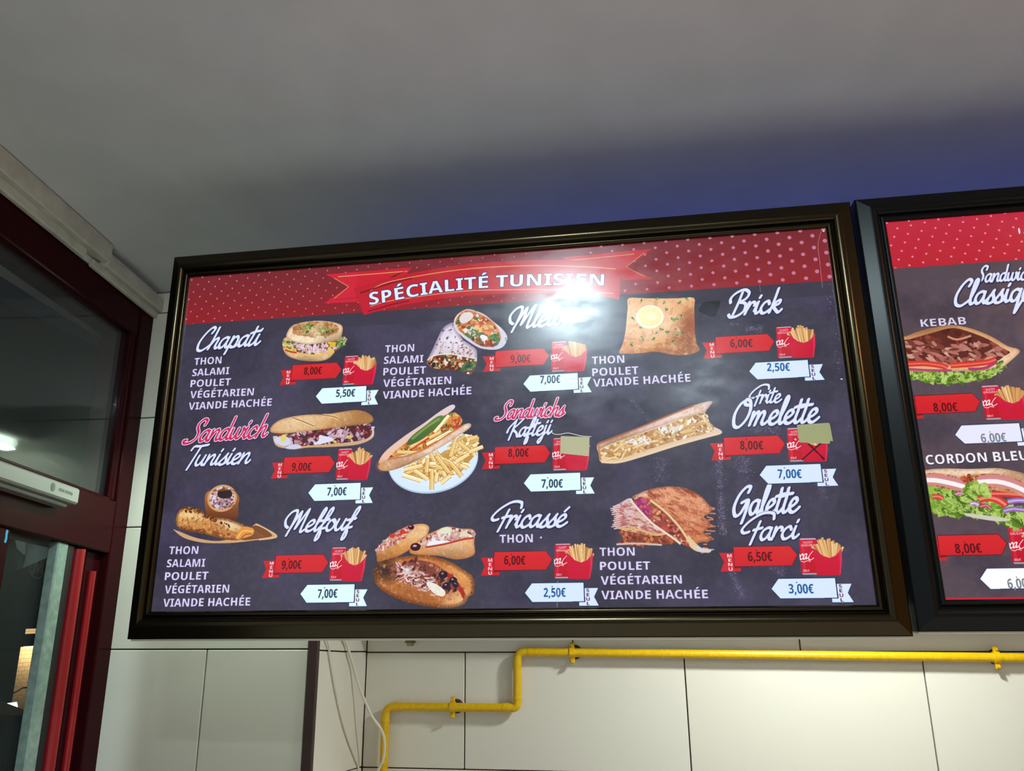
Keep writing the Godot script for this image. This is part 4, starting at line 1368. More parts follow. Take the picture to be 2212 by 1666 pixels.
func food_wrap() -> void:
	var roll := sm([834.5,353.6,848.7,324.2,864.4,288,880.4,256.7,896.7,243,916.4,239.5,926.5,264.8,946.4,296.6,982.3,325.1,988.8,342.8,987.3,372.6,969.9,406.2,944.1,398.2,911.8,391.4,885.7,384,853.1,381.4,835.8,367.8])
	fill(roll, rgb(206, 196, 222), rgb(226, 214, 220))
	clip(roll)
	soft(917,294.7, 70, 40, 0.4, rgb(250, 246, 255, 0.6))
	rim(roll, rgb(96, 80, 110, 0.35), 20.0)
	clip(roll)
	for k in 5:
		line(pv([884.4,299.4,868.8,345.6]) if k == 0 else PackedVector2Array([Vector2(897.5,303.7) + Vector2(k * 17.0, k * 4.0), Vector2(890,343.5) + Vector2(k * 19.0, k * 2.0)]), 6, rgb(196, 160, 140, 0.55))
	bits(roll, 90, 1.2, 4.2, [rgb(120, 60, 60), rgb(150, 90, 80), rgb(90, 60, 80)], 0.75)
	unclip()
	var cut := sm([834.6,357.7,858.9,342.3,904.6,341.1,950.1,351.2,986.3,361,985.8,379.1,971.5,407.3,940.9,398,905.3,390.4,853.1,381.4])
	fill(cut, rgb(120, 66, 40))
	clip(cut)
	bits(cut, 150, 3, 9, [rgb(206, 150, 92), rgb(224, 200, 170), rgb(90, 44, 30), rgb(70, 100, 60), rgb(190, 96, 50), rgb(232, 222, 208), rgb(56, 40, 36)])
	bits(sm([943.9,373.4,982.5,370.7,985.8,382.4,969.8,393.1,950.4,387]), 26, 3, 7, [rgb(70, 110, 64), rgb(110, 144, 84), rgb(44, 76, 48)])
	unclip()
	line(open_curve(pv([834.6,355.3,858.9,341,904.6,339.7,950.1,349.8,987.3,360])), 4, rgb(232, 220, 214))
	var outer := sm([915.7,235,926,213.4,948.9,199.1,968.6,199.2,1008,216.4,1040.4,244.5,1066.2,269,1080.5,291.8,1078.7,311.7,1065.9,328.3,1040.2,334.3,1001.7,327.6,974.1,311.8,943.1,286.9,921.6,261.8])
	fill(outer, rgb(232, 220, 214), rgb(206, 204, 228))
	clip(outer)
	bits(outer, 40, 1.5, 4, [rgb(120, 90, 100), rgb(170, 130, 130)], 0.7)
	unclip()
	var f := sm([921.3,237.8,930,217.8,948.9,204,968.6,205.4,1004.7,222.3,1034,244.8,1053.3,273.2,1060.6,300.5,1049.2,321.6,1021,324.1,995.2,317.2,969.2,297.4,943,275.4,925.8,258])
	fill(f, rgb(176, 92, 48))
	clip(f)
	bits(f, 190, 4, 11, [rgb(206, 124, 62), rgb(226, 176, 116), rgb(150, 64, 34), rgb(236, 220, 196), rgb(190, 90, 46), rgb(84, 110, 64), rgb(120, 50, 30)])
	fill(sm([932.7,224.2,949,208.1,968.7,208.8,976.9,223.8,959,239.7,939.4,241.8]), rgb(228, 216, 216))
	bits(sm([959.2,256.8,982,258.3,1001.6,279.9,1008.1,300.5,982.2,295.5,962.6,277.4]), 40, 3, 8, [rgb(70, 104, 62), rgb(100, 130, 76), rgb(214, 206, 186)])
	bits(sm([1024.2,291.5,1053.2,283.3,1059.6,303.8,1046.7,309.7]), 24, 3, 8, [rgb(62, 110, 62), rgb(96, 140, 84)])
	bits(sm([982,254.9,1008,243,1040.4,252,1050,276.3,1021,281.2]), 30, 5, 10, [rgb(226, 150, 84), rgb(206, 124, 60), rgb(238, 184, 120)])
	fill(oval(1009.7,293.2, 13, 8, 0.5), rgb(236, 240, 250))
	unclip()
	line(open_curve(pv([921.3,237.8,930,217.8,948.9,203.3,968.6,204,1004.7,220.9,1034,243.4,1053.9,272.5,1061.5,300.6])), 4, rgb(214, 130, 84))

func food_pastry_square() -> void:
	var o := sm([1449.1,196.9,1493.3,200.1,1544.5,204.7,1595.5,207.6,1638.9,209.6,1638.1,240.1,1636,279.2,1634.5,318.1,1637.3,353,1644,372.6,1619.1,383.3,1590.6,384.6,1562.3,381.4,1541.2,374.7,1512.9,368.4,1483.8,371.2,1462,372.2,1433.1,370.5,1413.2,367.3,1421.4,347.2,1428.6,328.2,1436.2,293.3,1440.9,258,1445.4,226.3], 3)
	fill(o, rgb(236, 184, 132), rgb(216, 150, 96))
	clip(o)
	soft(1503.6,278.1, 110, 80, 0.2, rgb(255, 228, 190, 0.7))
	soft(1622.2,340.5, 70, 130, 0.35, rgb(132, 66, 34, 0.75))
	soft(1618.4,293.7, 26, 60, 0.1, rgb(150, 70, 40, 0.6))
	soft(1541.3,374, 150, 20, 0.0, rgb(160, 90, 46, 0.6))
	soft(1440.5,367.8, 60, 18, 0.0, rgb(190, 116, 66, 0.6))
	bits(o, 130, 3, 11, [rgb(246, 206, 160), rgb(222, 150, 96), rgb(196, 118, 70), rgb(250, 224, 190)], 0.3)
	bits(o, 700, 0.8, 2.6, [rgb(150, 90, 50), rgb(255, 236, 206), rgb(206, 150, 100)], 0.22)
	bits(sm([1521.9,338,1536,342.8,1638.7,310.6,1638.2,364.6,1569.6,379.5,1520.3,365]), 90, 2, 7, [rgb(150, 84, 46), rgb(180, 110, 62), rgb(206, 140, 86)], 0.4)
	unclip()
	for g in [[1487.4,207.3], [1531.7,205.3], [1554.7,218.2], [1596.4,221.2], [1617,211.5], [1460.5,263.3], [1556.8,242.2], [1573.1,271], [1585.6,273.8], [1602.6,263.2], [1482.8,323.8], [1487.9,330], [1449.1,341.2], [1527,313], [1555.9,313], [1580,302.8], [1580.4,324.3], [1568.5,341], [1513.2,331.6], [1595.4,315.5], [1538.5,302], [1477.4,290.1]]:
		for k in 3:
			fill(ragged(g[0] + rng.randf_range(-4, 4), g[1] + rng.randf_range(-3, 3), rng.randf_range(2.5, 5.5), 1.3, rng.randf() * 3), [rgb(96, 134, 70), rgb(64, 100, 54), rgb(140, 164, 96)][k])
	fill(oval(1508.2,261, 40.5, 37, 0, 40), rgb(250, 238, 190))
	fill(oval(1508.7,259.5, 39, 36, 0, 40), rgb(250, 250, 236))
	fill(oval(1509.1,259.5, 34, 31.5, 0, 40), rgb(248, 236, 176))
	for k in 8:
		line(PackedVector2Array([Vector2(1509.1,259.5), Vector2(1509.1,259.5) + Vector2(30, 0).rotated(TAU * k / 8 + 0.2)]), 1.4, rgb(254, 248, 214, 0.8))
	soft(1513.8,259, 18, 15, 0, rgb(255, 250, 225, 0.9))

func food_long_sandwich() -> void:
	var low := sm([354.6,578.8,359.2,570.7,411.2,575,539,572.2,664.2,555.1,673.7,563.7,670.7,590.2,624.9,608.6,541.4,612.5,473.6,611.4,431.2,613.8,383.7,608.6,363.6,598.7])
	fill(low, rgb(214, 206, 220), rgb(206, 160, 110))
	var mid := sm([367.7,569,393.1,562.6,538,554.8,646.9,544,664.2,555.1,667.2,577.8,645.1,594,582.7,601.2,498.6,604.3,452,605.6,413.8,609,383,598.7])
	fill(mid, rgb(84, 36, 44))
	clip(mid)
	bits(mid, 210, 3, 9, [rgb(176, 140, 156), rgb(206, 176, 190), rgb(128, 84, 100), rgb(104, 24, 32), rgb(150, 44, 46), rgb(60, 36, 46), rgb(190, 156, 170)])
	bits(sm([534.2,563.8,580.4,557.5,594.4,582.8,552.4,585.1,535.2,580.3]), 30, 4, 8, [rgb(190, 150, 166), rgb(214, 182, 194)])
	unclip()
	fill(sm([357.8,581.1,380.8,571.6,405.1,578.9,412.8,595.8,396.3,604.2,369.8,596.1]), rgb(208, 210, 232))
	fill(oval(387.8,578.2, 10, 12, 0.3), rgb(226, 206, 110))
	fill(sm([485.7,600.8,499.9,591.2,503.1,574.8,518.1,577.5,543.9,584.8,546.5,593.1,519.5,600.2,502.8,603.6]), rgb(222, 222, 240))
	fill(oval(553.1,596.7, 6, 4, 0.3), rgb(224, 196, 80))
	fill(oval(600.7,583.9, 6, 7, 0.3), rgb(214, 190, 90))
	fill(sm([396.7,609.6,413.1,599.9,438.8,601,448,609.6,431.3,614.7,409.9,613.8]), rgb(206, 206, 228))
	var top := sm([345.1,558,348.6,536.8,376.7,519.1,423.7,510.8,471,508.4,514,510.4,564.8,505.3,611.2,501.2,645.3,508.3,667.8,524.3,666.1,541.6,622,547.8,538,554.8,453.1,561,393.2,564.3])
	bread(top, rgb(226, 178, 118), rgb(206, 156, 98), Vector2(429.8,534.1), Vector2(621.7,542.9), 110)
	clip(top)
	soft(637.2,514.6, 70, 24, 0.3, rgb(150, 96, 46, 0.5))
	for s in [[411,514.4,451,530.9,484.2,545.8], [509.8,511.9,544.3,518.5,561.8,526.8]]:
		var c := open_curve(pv(s))
		line(c, 9, rgb(238, 204, 156, 0.85))
		line(c, 3, rgb(150, 98, 52, 0.9))
	unclip()

func food_plate() -> void:
	var o := Vector2(857.8,665.9)
	fill(oval(o.x, o.y, 136, 96, -0.12, 60), rgb(176, 196, 226))
	fill(oval(o.x, o.y - 2.0, 134, 93, -0.12, 60), rgb(216, 234, 250))
	fill(oval(o.x + 4, o.y + 4, 104, 68, -0.12, 50), rgb(196, 214, 238))
	fill(oval(o.x + 4, o.y + 8, 102, 66, -0.12, 50), rgb(222, 236, 250))
	var cols := [rgb(244, 216, 150), rgb(234, 198, 122), rgb(250, 230, 176), rgb(222, 180, 104)]
	var heap := sm([770.6,694.4,798.3,675.6,842.3,659.4,894.2,639.6,929.9,605.1,961.8,594.5,981.8,607.3,989.9,631.5,982,654.9,962.4,677.7,938.9,704.2,895.4,714.4,859.6,717.1,839.5,712.5,799.2,707.2])
	fill(heap, rgb(196, 146, 76))
	bits(heap, 60, 4, 9, [rgb(180, 126, 62), rgb(210, 164, 92)])
	var made := 0
	while made < 74:
		var p := Vector2(rng.randf_range(heap[0].x - 20, heap[0].x + 260), rng.randf_range(heap[0].y - 130, heap[0].y + 50))
		if Geometry2D.is_point_in_polygon(p, heap):
			made += 1
			var d := Vector2(rng.randf_range(18, 32), 0).rotated(rng.randf_range(-1.2, 1.2))
			stick(p - d * 0.6, p + d * 0.6, rng.randf_range(8.5, 11), cols[rng.randi() % 4])
	for s in [[855.9,693.5,856.3,752], [871.3,701.8,867.8,727.1], [911.2,711.1,881.8,733.4], [910.7,671.8,944.9,716.1], [802.8,691.6,843.7,720.5], [770.4,690.4,826.7,678.6], [950.3,649.7,1007.7,630.2], [926.6,672.4,966.2,650.3], [925.8,601,910.5,656.1], [766.8,704.1,823.7,723.7], [965.9,606.7,991.7,599.8], [934,613.3,968.1,642.5], [870.4,654.5,907.1,703.1], [842.3,657.4,839.2,700.7]]:
		stick(Vector2(s[0], s[1]), Vector2(s[2], s[3]), 10.5, cols[rng.randi() % 3])
	var back := sm([693,667.7,710.6,634.3,767.3,590.2,827.7,552.2,876,518.5,913.2,499,921.5,510.1,886.5,535.4,836.1,562.8,788.2,603.2,748.4,637.8,720.6,660.7])
	fill(back, rgb(226, 206, 214), rgb(236, 190, 160))
	var fil := sm([720.5,657.5,744.1,631.6,788.1,599.2,836.1,560.7,886.5,532.5,922.9,524,945.4,549.5,925.5,576.9,885.6,603.3,837.6,627.3,789.3,641.4,748.8,649.8])
	fill(fil, rgb(196, 128, 60))
	clip(fil)
	bits(fil, 170, 3, 8, [rgb(226, 176, 92), rgb(206, 86, 40), rgb(96, 120, 54), rgb(238, 206, 130), rgb(170, 60, 30), rgb(216, 150, 70)])
	unclip()
	for s in [[748.3,635.8,807.5,640.1], [788.8,623.4,840.9,593.3], [860.9,582.1,904.7,531.3], [837.4,617.3,917.5,576.5], [869.5,606.6,929.6,581.1], [845,597.5,893.2,575.4]]:
		stick(Vector2(s[0], s[1]), Vector2(s[2], s[3]), 9.5, cols[rng.randi() % 3])
	line(pv([793,629.6,845,597.5]), 5, rgb(206, 60, 40))
	bits(sm([868.8,570.3,901,555.6,925.5,572.8,893.4,583.5]), 22, 2, 5, [rgb(60, 100, 60), rgb(96, 130, 60), rgb(200, 60, 40)])
	bits(sm([905,551.7,929.1,536.6,941.4,553.4,929.5,569]), 20, 3, 7, [rgb(200, 90, 50), rgb(226, 140, 70), rgb(180, 60, 40)])
	var pep := sm([776.9,610,795.9,586.6,836,556.7,868.2,533.7,886.5,532.5,882.7,549.9,852.8,579.7,820.8,602.6,788.6,616.1])
	fill(pep, rgb(96, 128, 62), rgb(70, 100, 50))
	clip(pep)
	line(open_curve(pv([792.2,599.3,836.2,564.8,876.4,540.2])), 7, rgb(146, 172, 92, 0.7))
	unclip()
	var front := sm([719.6,657.5,740.6,649.5,773.2,648.8,829.6,631,869.5,608.6,909.5,585,949.5,561.8,969.6,559.9,967.7,572.7,929.8,597.9,885.9,624.1,838.1,650.1,782.2,675.8,729.9,691.3,700.4,688.7,692.4,673.7])
	bread(front, rgb(240, 214, 204), rgb(226, 176, 138), Vector2(837.8,637.3), Vector2(790.2,675.3), 90)
	line(open_curve(pv([720.5,657.5,773.2,649.6,829.6,631.8,869.6,609.4,909.5,585.8,949.5,562.6])), 3.5, rgb(206, 110, 60))
	soft(702.7,674, 20, 20, 0, rgb(216, 140, 90, 0.6))

func food_chip_sandwich() -> void:
	var o := sm([1339.9,635.3,1387.7,617.6,1449.8,595.9,1532.6,565.1,1614.9,535.3,1666,526,1656.3,542.4,1644.2,560.7,1651.7,576.6,1660.4,596.1,1682.9,610.4,1683.6,621.1,1647.5,630.3,1567.2,647.6,1465.7,675.7,1396.4,692,1347.9,688.5,1342.3,666.7], 4)
	fill(o, rgb(222, 196, 190), rgb(226, 198, 160))
	var fil := sm([1347.1,658.6,1370.2,642.8,1448.7,616.8,1530.9,591.1,1612.9,563.4,1648.8,563,1653.1,584.1,1665.5,601.3,1648.5,617.1,1568.1,634.4,1486.9,655.9,1405.1,679.5,1356.4,679.7])
	fill(fil, rgb(196, 150, 100))
	clip(fil)
	bits(fil, 260, 3, 9, [rgb(226, 196, 140), rgb(240, 232, 220), rgb(190, 134, 76), rgb(214, 176, 110), rgb(236, 214, 160), rgb(160, 108, 66)])
	unclip()
	for k in 26:
		var f := rng.randf()
		var c := Vector2(1361,667.5).lerp(Vector2(1638.9,587.7), f) + Vector2(0, rng.randf_range(-16, 16))
		var d := Vector2(rng.randf_range(14, 24), 0).rotated(rng.randf_range(-1.1, 0.9))
		stick(c - d, c + d, 6, [rgb(222, 176, 110), rgb(236, 204, 142), rgb(206, 156, 92)][rng.randi() % 3])
	bits(sm([1431.9,628.7,1481,618.2,1483.8,639.2,1447.2,646]), 26, 3, 7, [rgb(240, 238, 240), rgb(226, 216, 206)])
	bits(sm([1522.4,599.1,1571.4,584.6,1578.3,601.6,1529.3,616.1]), 26, 3, 7, [rgb(242, 240, 240), rgb(230, 222, 214)])
	grain(fil, 500, 0.3)
	var top := sm([1339.9,635.3,1387.7,617.6,1449.8,595.9,1532.6,565.1,1614.9,535.3,1666,526,1654.3,542.3,1643.6,557.7,1612.9,563.8,1531.1,587.8,1448.8,614.3,1374.5,638,1345.4,650.2], 4)
	bread(top, rgb(228, 196, 196), rgb(222, 190, 180), Vector2(1572.6,567.8), Vector2(1387.4,622.6), 80)
	line(open_curve(pv([1341.9,635,1387.6,618.4,1449.8,596.7,1532.5,566,1614.9,536.1])), 5, rgb(160, 92, 60, 0.8))
	line(open_curve(pv([1348,687.7,1396.5,690.3,1465.8,674,1567.3,645.9,1679.8,619.3])), 7, rgb(232, 206, 170))
	line(pv([1341.8,637.5,1346.1,683.5]), 6, rgb(196, 130, 80))

func food_rolls() -> void:
	fill(sm([57.2,846.8,75.2,852,138.3,873.9,212,883.4,282.2,864.7,319.7,836.2,348.2,848.6,388.5,871,384,877.1,334.4,882.9,267.7,889.3,212.7,890.4,152.6,886.8,94.9,872.2]), rgb(206, 164, 120))
	fill(sm([282.6,868.6,320.1,840.1,375.1,869.9,342.4,878.5,283.9,882.6]), rgb(122, 72, 40))
	for k in 7:
		line(PackedVector2Array([Vector2(305.6,843.7) + Vector2(k * 5.5, k * 4.0), Vector2(308.7,876.9) + Vector2(k * 7.0, k * -0.5)]), 1.4, rgb(160, 104, 62, 0.7))
	line(open_curve(pv([319.7,836.2,348.2,848.6,387.7,870.9,380,878.5,334.4,882.9])), 4, rgb(226, 186, 140))
	var side := sm([149.2,745.8,174.5,730.4,235.3,732.3,258.9,753.2,259.9,781.2,260.9,819,227.3,824,183.4,815,157.9,798.4])
	fill(side, rgb(190, 120, 66), rgb(96, 48, 24))
	fill(oval(204.9,756.4, 48, 41, 0.1, 30), rgb(214, 158, 100))
	clip(oval(204.9,756.4, 42, 35, 0.1, 30))
	fill(oval(204.9,756.4, 42, 35, 0.1, 30), rgb(206, 186, 196))
	bits(oval(204.9,756.4, 42, 35, 0.1, 30), 90, 3, 7, [rgb(226, 210, 220), rgb(170, 130, 146), rgb(110, 70, 86), rgb(196, 150, 140), rgb(140, 84, 60)])
	fill(sm([188.8,743,196.1,729,228.8,732.1,236.9,748.5,224.8,757,198.8,755.4]), rgb(48, 32, 34))
	bits(sm([178.3,766.9,229.9,764.4,240.1,780.7,206.2,785.7]), 30, 2, 5, [rgb(90, 50, 66), rgb(150, 110, 130), rgb(214, 190, 206)])
	unclip()
	line(open_curve(pv([174.9,734.5,235.3,732.3,254.6,753.1,248.3,776.9,215,787.1])), 3, rgb(150, 90, 50))
	var roll := sm([60.7,811.8,68,791.9,86,778.3,137.1,786.6,152.6,801.4,187.5,813.1,226.7,818.1,270.8,833,315.7,851.8,310.1,870,267,882.2,224.3,879,158.5,862.6,92.2,849.2,67.3,836.7])
	fill(roll, rgb(226, 176, 104), rgb(186, 112, 56))
	clip(roll)
	soft(108.8,805, 60, 16, 0.2, rgb(255, 226, 164, 0.8))
	soft(237,836.1, 50, 16, 0.35, rgb(255, 240, 206, 0.9))
	bits(sm([63.6,827.8,90.7,836.5,157.1,850,222.7,863.3,266.8,879.9,158.5,862.6,92.2,849.2]), 60, 3, 8, [rgb(130, 70, 30), rgb(160, 92, 44), rgb(206, 140, 72)], 0.8)
	bits(roll, 90, 2, 6, [rgb(120, 64, 28), rgb(150, 84, 40), rgb(240, 200, 130)], 0.65)
	bits(sm([72.4,792,88.2,778.4,141.6,787.9,147.5,802.1,94.3,792.6]), 40, 2.5, 6, [rgb(80, 40, 22), rgb(120, 66, 34), rgb(190, 130, 70)])
	bits(sm([148,806.1,187.8,815.1,237.4,840.1,193.3,827.1]), 26, 2, 6, [rgb(84, 36, 20), rgb(130, 60, 30)])
	line(pv([174.8,814.7,177.4,838.6,192.8,862.6]), 2, rgb(140, 80, 40, 0.8))
	unclip()
	rim(roll, rgb(84, 40, 16, 0.5), 16.0)
	grain(roll, 700, 0.3)
	fill(sm([262.5,879.8,268.8,856.5,280.2,843.1,314.7,850.6,310.1,870]), rgb(226, 150, 70))
	line(open_curve(pv([266.4,876,281.5,856.8,313.2,857.6])), 3, rgb(250, 200, 120))
	line(open_curve(pv([275.3,880.9,290.9,866.8,309.7,865.3])), 3, rgb(160, 84, 40))

func food_buns() -> void:
	var a := sm([696.6,923.2,717.3,894.3,756.1,868,807.1,850.2,840.6,850.3,851.6,864.6,835.7,893.1,797.2,919.6,750.8,942.9,704.6,953.2,698.4,938.2])
	bread(a, rgb(236, 170, 96), rgb(206, 134, 66), Vector2(815.6,873.1), Vector2(719.3,946), 70)
	var af := sm([695.3,919.4,717.4,895.4,756.1,868,795.3,851.9,807.3,857.8,780.5,887.4,741.7,909.1,706.7,927.1])
	fill(af, rgb(206, 150, 140))
	bits(af, 90, 2.5, 6, [rgb(232, 204, 200), rgb(206, 160, 160), rgb(196, 70, 46), rgb(226, 216, 170), rgb(170, 110, 110)])
	bits(sm([740.5,875.2,771.8,862.7,776.1,872.2,748.8,886.7]), 12, 4, 8, [rgb(206, 60, 40)])
	var b := sm([800.9,910.3,835.5,884.9,866.6,870.6,901.5,858.2,944.4,864.9,982.3,870.3,982.5,906.7,981.8,939.1,933.7,950.6,883.4,940.2,836.8,937.1,797.5,930.8], 4)
	bread(b, rgb(232, 170, 110), rgb(212, 136, 76), Vector2(921.7,916.5), Vector2(899,945.6), 90)
	var bf := sm([820.3,901.4,862.8,876.1,901.5,859.4,944.4,866.8,981.5,873.3,981.6,888.1,929.2,898.1,875.2,911.9,836.3,914.8])
	fill(bf, rgb(206, 160, 150))
	clip(bf)
	bits(bf, 110, 2.5, 7, [rgb(236, 214, 214), rgb(196, 140, 140), rgb(150, 84, 76), rgb(226, 186, 160), rgb(230, 226, 226), rgb(120, 60, 60)])
	fill(sm([878.3,870.8,897.6,858.1,917.2,866.1,913.5,875.4,890.2,878.6]), rgb(226, 226, 200))
	fill(sm([940.6,876,956.1,872.7,967.7,884.1,952.3,887.5]), rgb(226, 216, 180))
	fill(sm([847.7,903.8,867.1,896.8,913.8,899.7,898.4,906.8,851.8,913.2]), rgb(236, 238, 246))
	unclip()
	line(open_curve(pv([844.1,914.9,898.4,906.8,952.4,894.9,981.6,891.8])), 5, rgb(176, 60, 40))
	var c := sm([690.1,986.3,696.3,964.2,723.4,948,778.2,938.9,844.6,937.2,906.8,953.1,953.1,979.4,980.6,1001.6,982.4,1042.9,968.8,1051.6,953.9,1072.1,916.2,1081.3,870.7,1079.2,801.4,1067.8,742.7,1046.3,702.6,1019.6], 4)
	fill(c, rgb(206, 120, 60), rgb(196, 122, 66))
	clip(c)
	soft(724.4,975.8, 55, 40, 0.3, rgb(24, 20, 26, 0.95))
	soft(801,1053.4, 110, 40, 0.2, rgb(150, 84, 40, 0.8))
	soft(938.7,1062, 60, 30, -0.4, rgb(246, 206, 160, 0.8))
	soft(945.5,986.6, 60, 40, 0.7, rgb(240, 176, 110, 0.8))
	bits(c, 140, 2, 6, [rgb(226, 150, 86), rgb(160, 84, 40), rgb(236, 180, 120), rgb(120, 60, 30)], 0.4)
	var cf := sm([732.1,970.4,774.8,956.3,813.7,949.6,864.4,959.7,899.6,982.2,932.4,1008.1,927,1036.9,892.9,1043.6,838.9,1028.6,792.1,1013.5,752.6,994.6])
	fill(cf, rgb(128, 64, 52))
	bits(cf, 120, 4, 9, [rgb(96, 40, 36), rgb(150, 80, 66), rgb(70, 36, 38), rgb(190, 120, 100)])
	for k in 90:
		var p := Vector2(759.5,969) + Vector2(rng.randf() * 110, 0)
		p.y += (p.x - Vector2(759.5,969).x) * 0.42 + rng.randf_range(-16, 34)
		fill(ragged(p.x, p.y, rng.randf_range(3, 6.5), 1.9, rng.randf_range(-0.7, 1.2)), [rgb(236, 208, 206), rgb(214, 174, 176), rgb(226, 190, 184), rgb(186, 140, 144)][rng.randi() % 4])
	fill(sm([846.3,1014.2,869.4,1014.5,900.4,1036.5,893,1050.8,866.1,1039.7]), rgb(238, 232, 220))
	line(open_curve(pv([891.9,985.8,915.1,997,934.4,1019,953.7,1047.9,950,1055])), 12, rgb(168, 44, 34))
	for k in [[893.9,991.2, 13], [922.9,1008, 12], [904,1022.2, 12], [930.6,1018.9, 9]]:
		fill(oval(k[0], k[1], k[2], k[2] * 0.85), rgb(40, 22, 40))
		fill(oval(k[0] - 2, k[1] - 3, k[2] * 0.3, k[2] * 0.2), rgb(160, 130, 160))
	fill(ragged(790.3,976.8, 6, 1.2, 0.3), rgb(206, 226, 250))
	unclip()
	rim(c, rgb(80, 36, 14, 0.5), 22.0)
	grain(c, 1100, 0.28)
	for k in [[812,913.5, 15], [797.4,857.6, 9]]:
		fill(oval(k[0], k[1], k[2], k[2] * 0.75), rgb(58, 14, 26))
		fill(oval(k[0] - 2, k[1] - 3, k[2] * 0.4, k[2] * 0.2), rgb(206, 170, 180))

func food_folded_galette() -> void:
	var under := sm([1387.4,883.1,1434.4,887.3,1511.8,894.9,1541.3,914.9,1517.9,920.2,1471.3,923.8,1413,921.9,1381.9,917.3,1398.3,902.1])
	fill(under, rgb(140, 66, 42))
	bits(under, 60, 3, 7, [rgb(176, 90, 56), rgb(110, 46, 34), rgb(196, 120, 80)])
	line(open_curve(pv([1379.9,918.1,1432.8,916.8,1502.4,922.2])), 5, rgb(206, 186, 176))
	var left := sm([1374.5,818.6,1399.1,803.3,1424.3,792.9,1438.3,812.5,1482.5,865,1516,890,1484.5,897,1434.3,888.1,1395.5,879.3,1374.8,866.2,1381.4,842.7])
	fill(left, rgb(220, 190, 196), rgb(214, 160, 130))
	clip(left)
	bits(left, 90, 3, 9, [rgb(176, 96, 104), rgb(190, 120, 120), rgb(236, 214, 216), rgb(160, 80, 86)], 0.7, 1.9, 0.4, 0.5)
	unclip()
	line(open_curve(pv([1395.6,876.6,1442.6,879.7,1484.7,894.3,1515.9,891.5])), 6, rgb(226, 176, 110))
	# torn paint-brush edge on the left
	for k in 12:
		var y: float = Vector2(1374.7,814.6).lerp(Vector2(1375.9,876.1), k / 11.0).y
		stick(Vector2(Vector2(1371.5,842.4).x + rng.randf_range(-4, 6), y), Vector2(Vector2(1393.3,843).x, y - 3), 3.0, rgb(216, 186, 190))
	var flap := sm([1428.3,793,1452,778.9,1480.2,769.7,1527.9,763.2,1578.3,770.9,1611.9,789.8,1633.2,814.1,1640.7,826.1,1635.7,841.6,1619,848.9,1634,862.9,1628.1,880.2,1615.8,891.5,1637.5,905.5,1625.3,916.7,1602.3,918.1,1582.5,929.2,1565.5,898.1,1548.2,870.5,1515.7,832.5,1478.4,800.9])
	fill(flap, rgb(226, 156, 120), rgb(206, 124, 78))
	clip(flap)
	soft(1451.7,784.9, 40, 16, -0.5, rgb(250, 220, 200, 0.8))
	bits(flap, 80, 4, 13, [rgb(150, 66, 46), rgb(168, 84, 56), rgb(190, 104, 72)], 0.6, 1.9, 0.5, 0.4)
	bits(flap, 60, 3, 7, [rgb(240, 186, 150), rgb(214, 136, 96)], 0.4)
	unclip()
	for k in 14:
		var f := k / 13.0
		var p := Vector2(1632.6,821.9).lerp(Vector2(1608.2,941.2), f)
		stick(p, p + Vector2(rng.randf_range(8, 28), rng.randf_range(-2, 8)), 3.0, rgb(206, 128, 88))
	rim(flap, rgb(110, 50, 30, 0.35), 14.0)
	grain(flap, 700, 0.28)
	grain(left, 300, 0.28)
	var fil := sm([1433.2,797.1,1455.4,789.8,1478.4,800.9,1515.7,832.5,1548.2,870.5,1565.5,898.1,1582.5,929.2,1563.7,925,1534.6,901.2,1504.9,881.2,1475.1,858.9,1445.6,824.6])
	fill(fil, rgb(150, 76, 52))
	clip(fil)
	bits(fil, 130, 3, 8, [rgb(190, 90, 76), rgb(120, 50, 44), rgb(206, 140, 100), rgb(150, 60, 80), rgb(226, 170, 110), rgb(176, 66, 60)])
	bits(sm([1439,800.5,1459,795.1,1477.9,809.6,1476.6,833.4,1453.2,828.8]), 36, 4, 9, [rgb(176, 60, 96), rgb(150, 50, 110), rgb(206, 90, 120)])
	unclip()
	line(open_curve(pv([1478.5,800.1,1515.8,831.7,1548.2,869.7,1565.6,897.3,1582.5,928.4])), 6, rgb(232, 200, 150))
	line(open_curve(pv([1424.2,794.5,1438.1,816.4,1475.1,858.9,1504.8,883.1,1534.3,905.1,1552.5,920.9])), 6, rgb(236, 214, 196))
	fill(sm([1573.2,898.3,1587.4,914,1608.8,933.5,1631,939.7,1623,945.2,1593,940.9,1575.1,925.2]), rgb(226, 196, 150))
	for k in 9:
		line(PackedVector2Array([Vector2(1586.5,925.4) + Vector2(k * 3, k * 1.2), Vector2(1607.8,946.9) + Vector2(k * 4, -k * 1.2)]), 2, rgb(206, 206, 224, 0.9))

func lettuce(a: Array, n: int, r: float) -> void:
	# a frill of leaf edges along a curve
	var c := open_curve(pv(a), 12)
	for k in n:
		var p: Vector2 = c[int(float(k) / n * (c.size() - 1))] + Vector2(rng.randf_range(-4, 4), rng.randf_range(-r * 0.7, r * 0.7))
		fill(ragged(p.x, p.y, rng.randf_range(r * 0.4, r), 1.25, rng.randf() * 3), [rgb(120, 156, 52), rgb(92, 128, 40), rgb(150, 182, 76), rgb(74, 104, 34), rgb(176, 202, 104)][rng.randi() % 5])
	for k in n / 2:
		var p: Vector2 = c[rng.randi() % c.size()] + Vector2(rng.randf_range(-4, 4), rng.randf_range(-r * 0.8, r * 0.8))
		var q := open_curve(PackedVector2Array([p, p + Vector2(rng.randf_range(4, 9), rng.randf_range(-6, 6)), p + Vector2(rng.randf_range(9, 16), rng.randf_range(-6, 6))]))
		line(q, 1.4, rgb(196, 218, 130, 0.8))

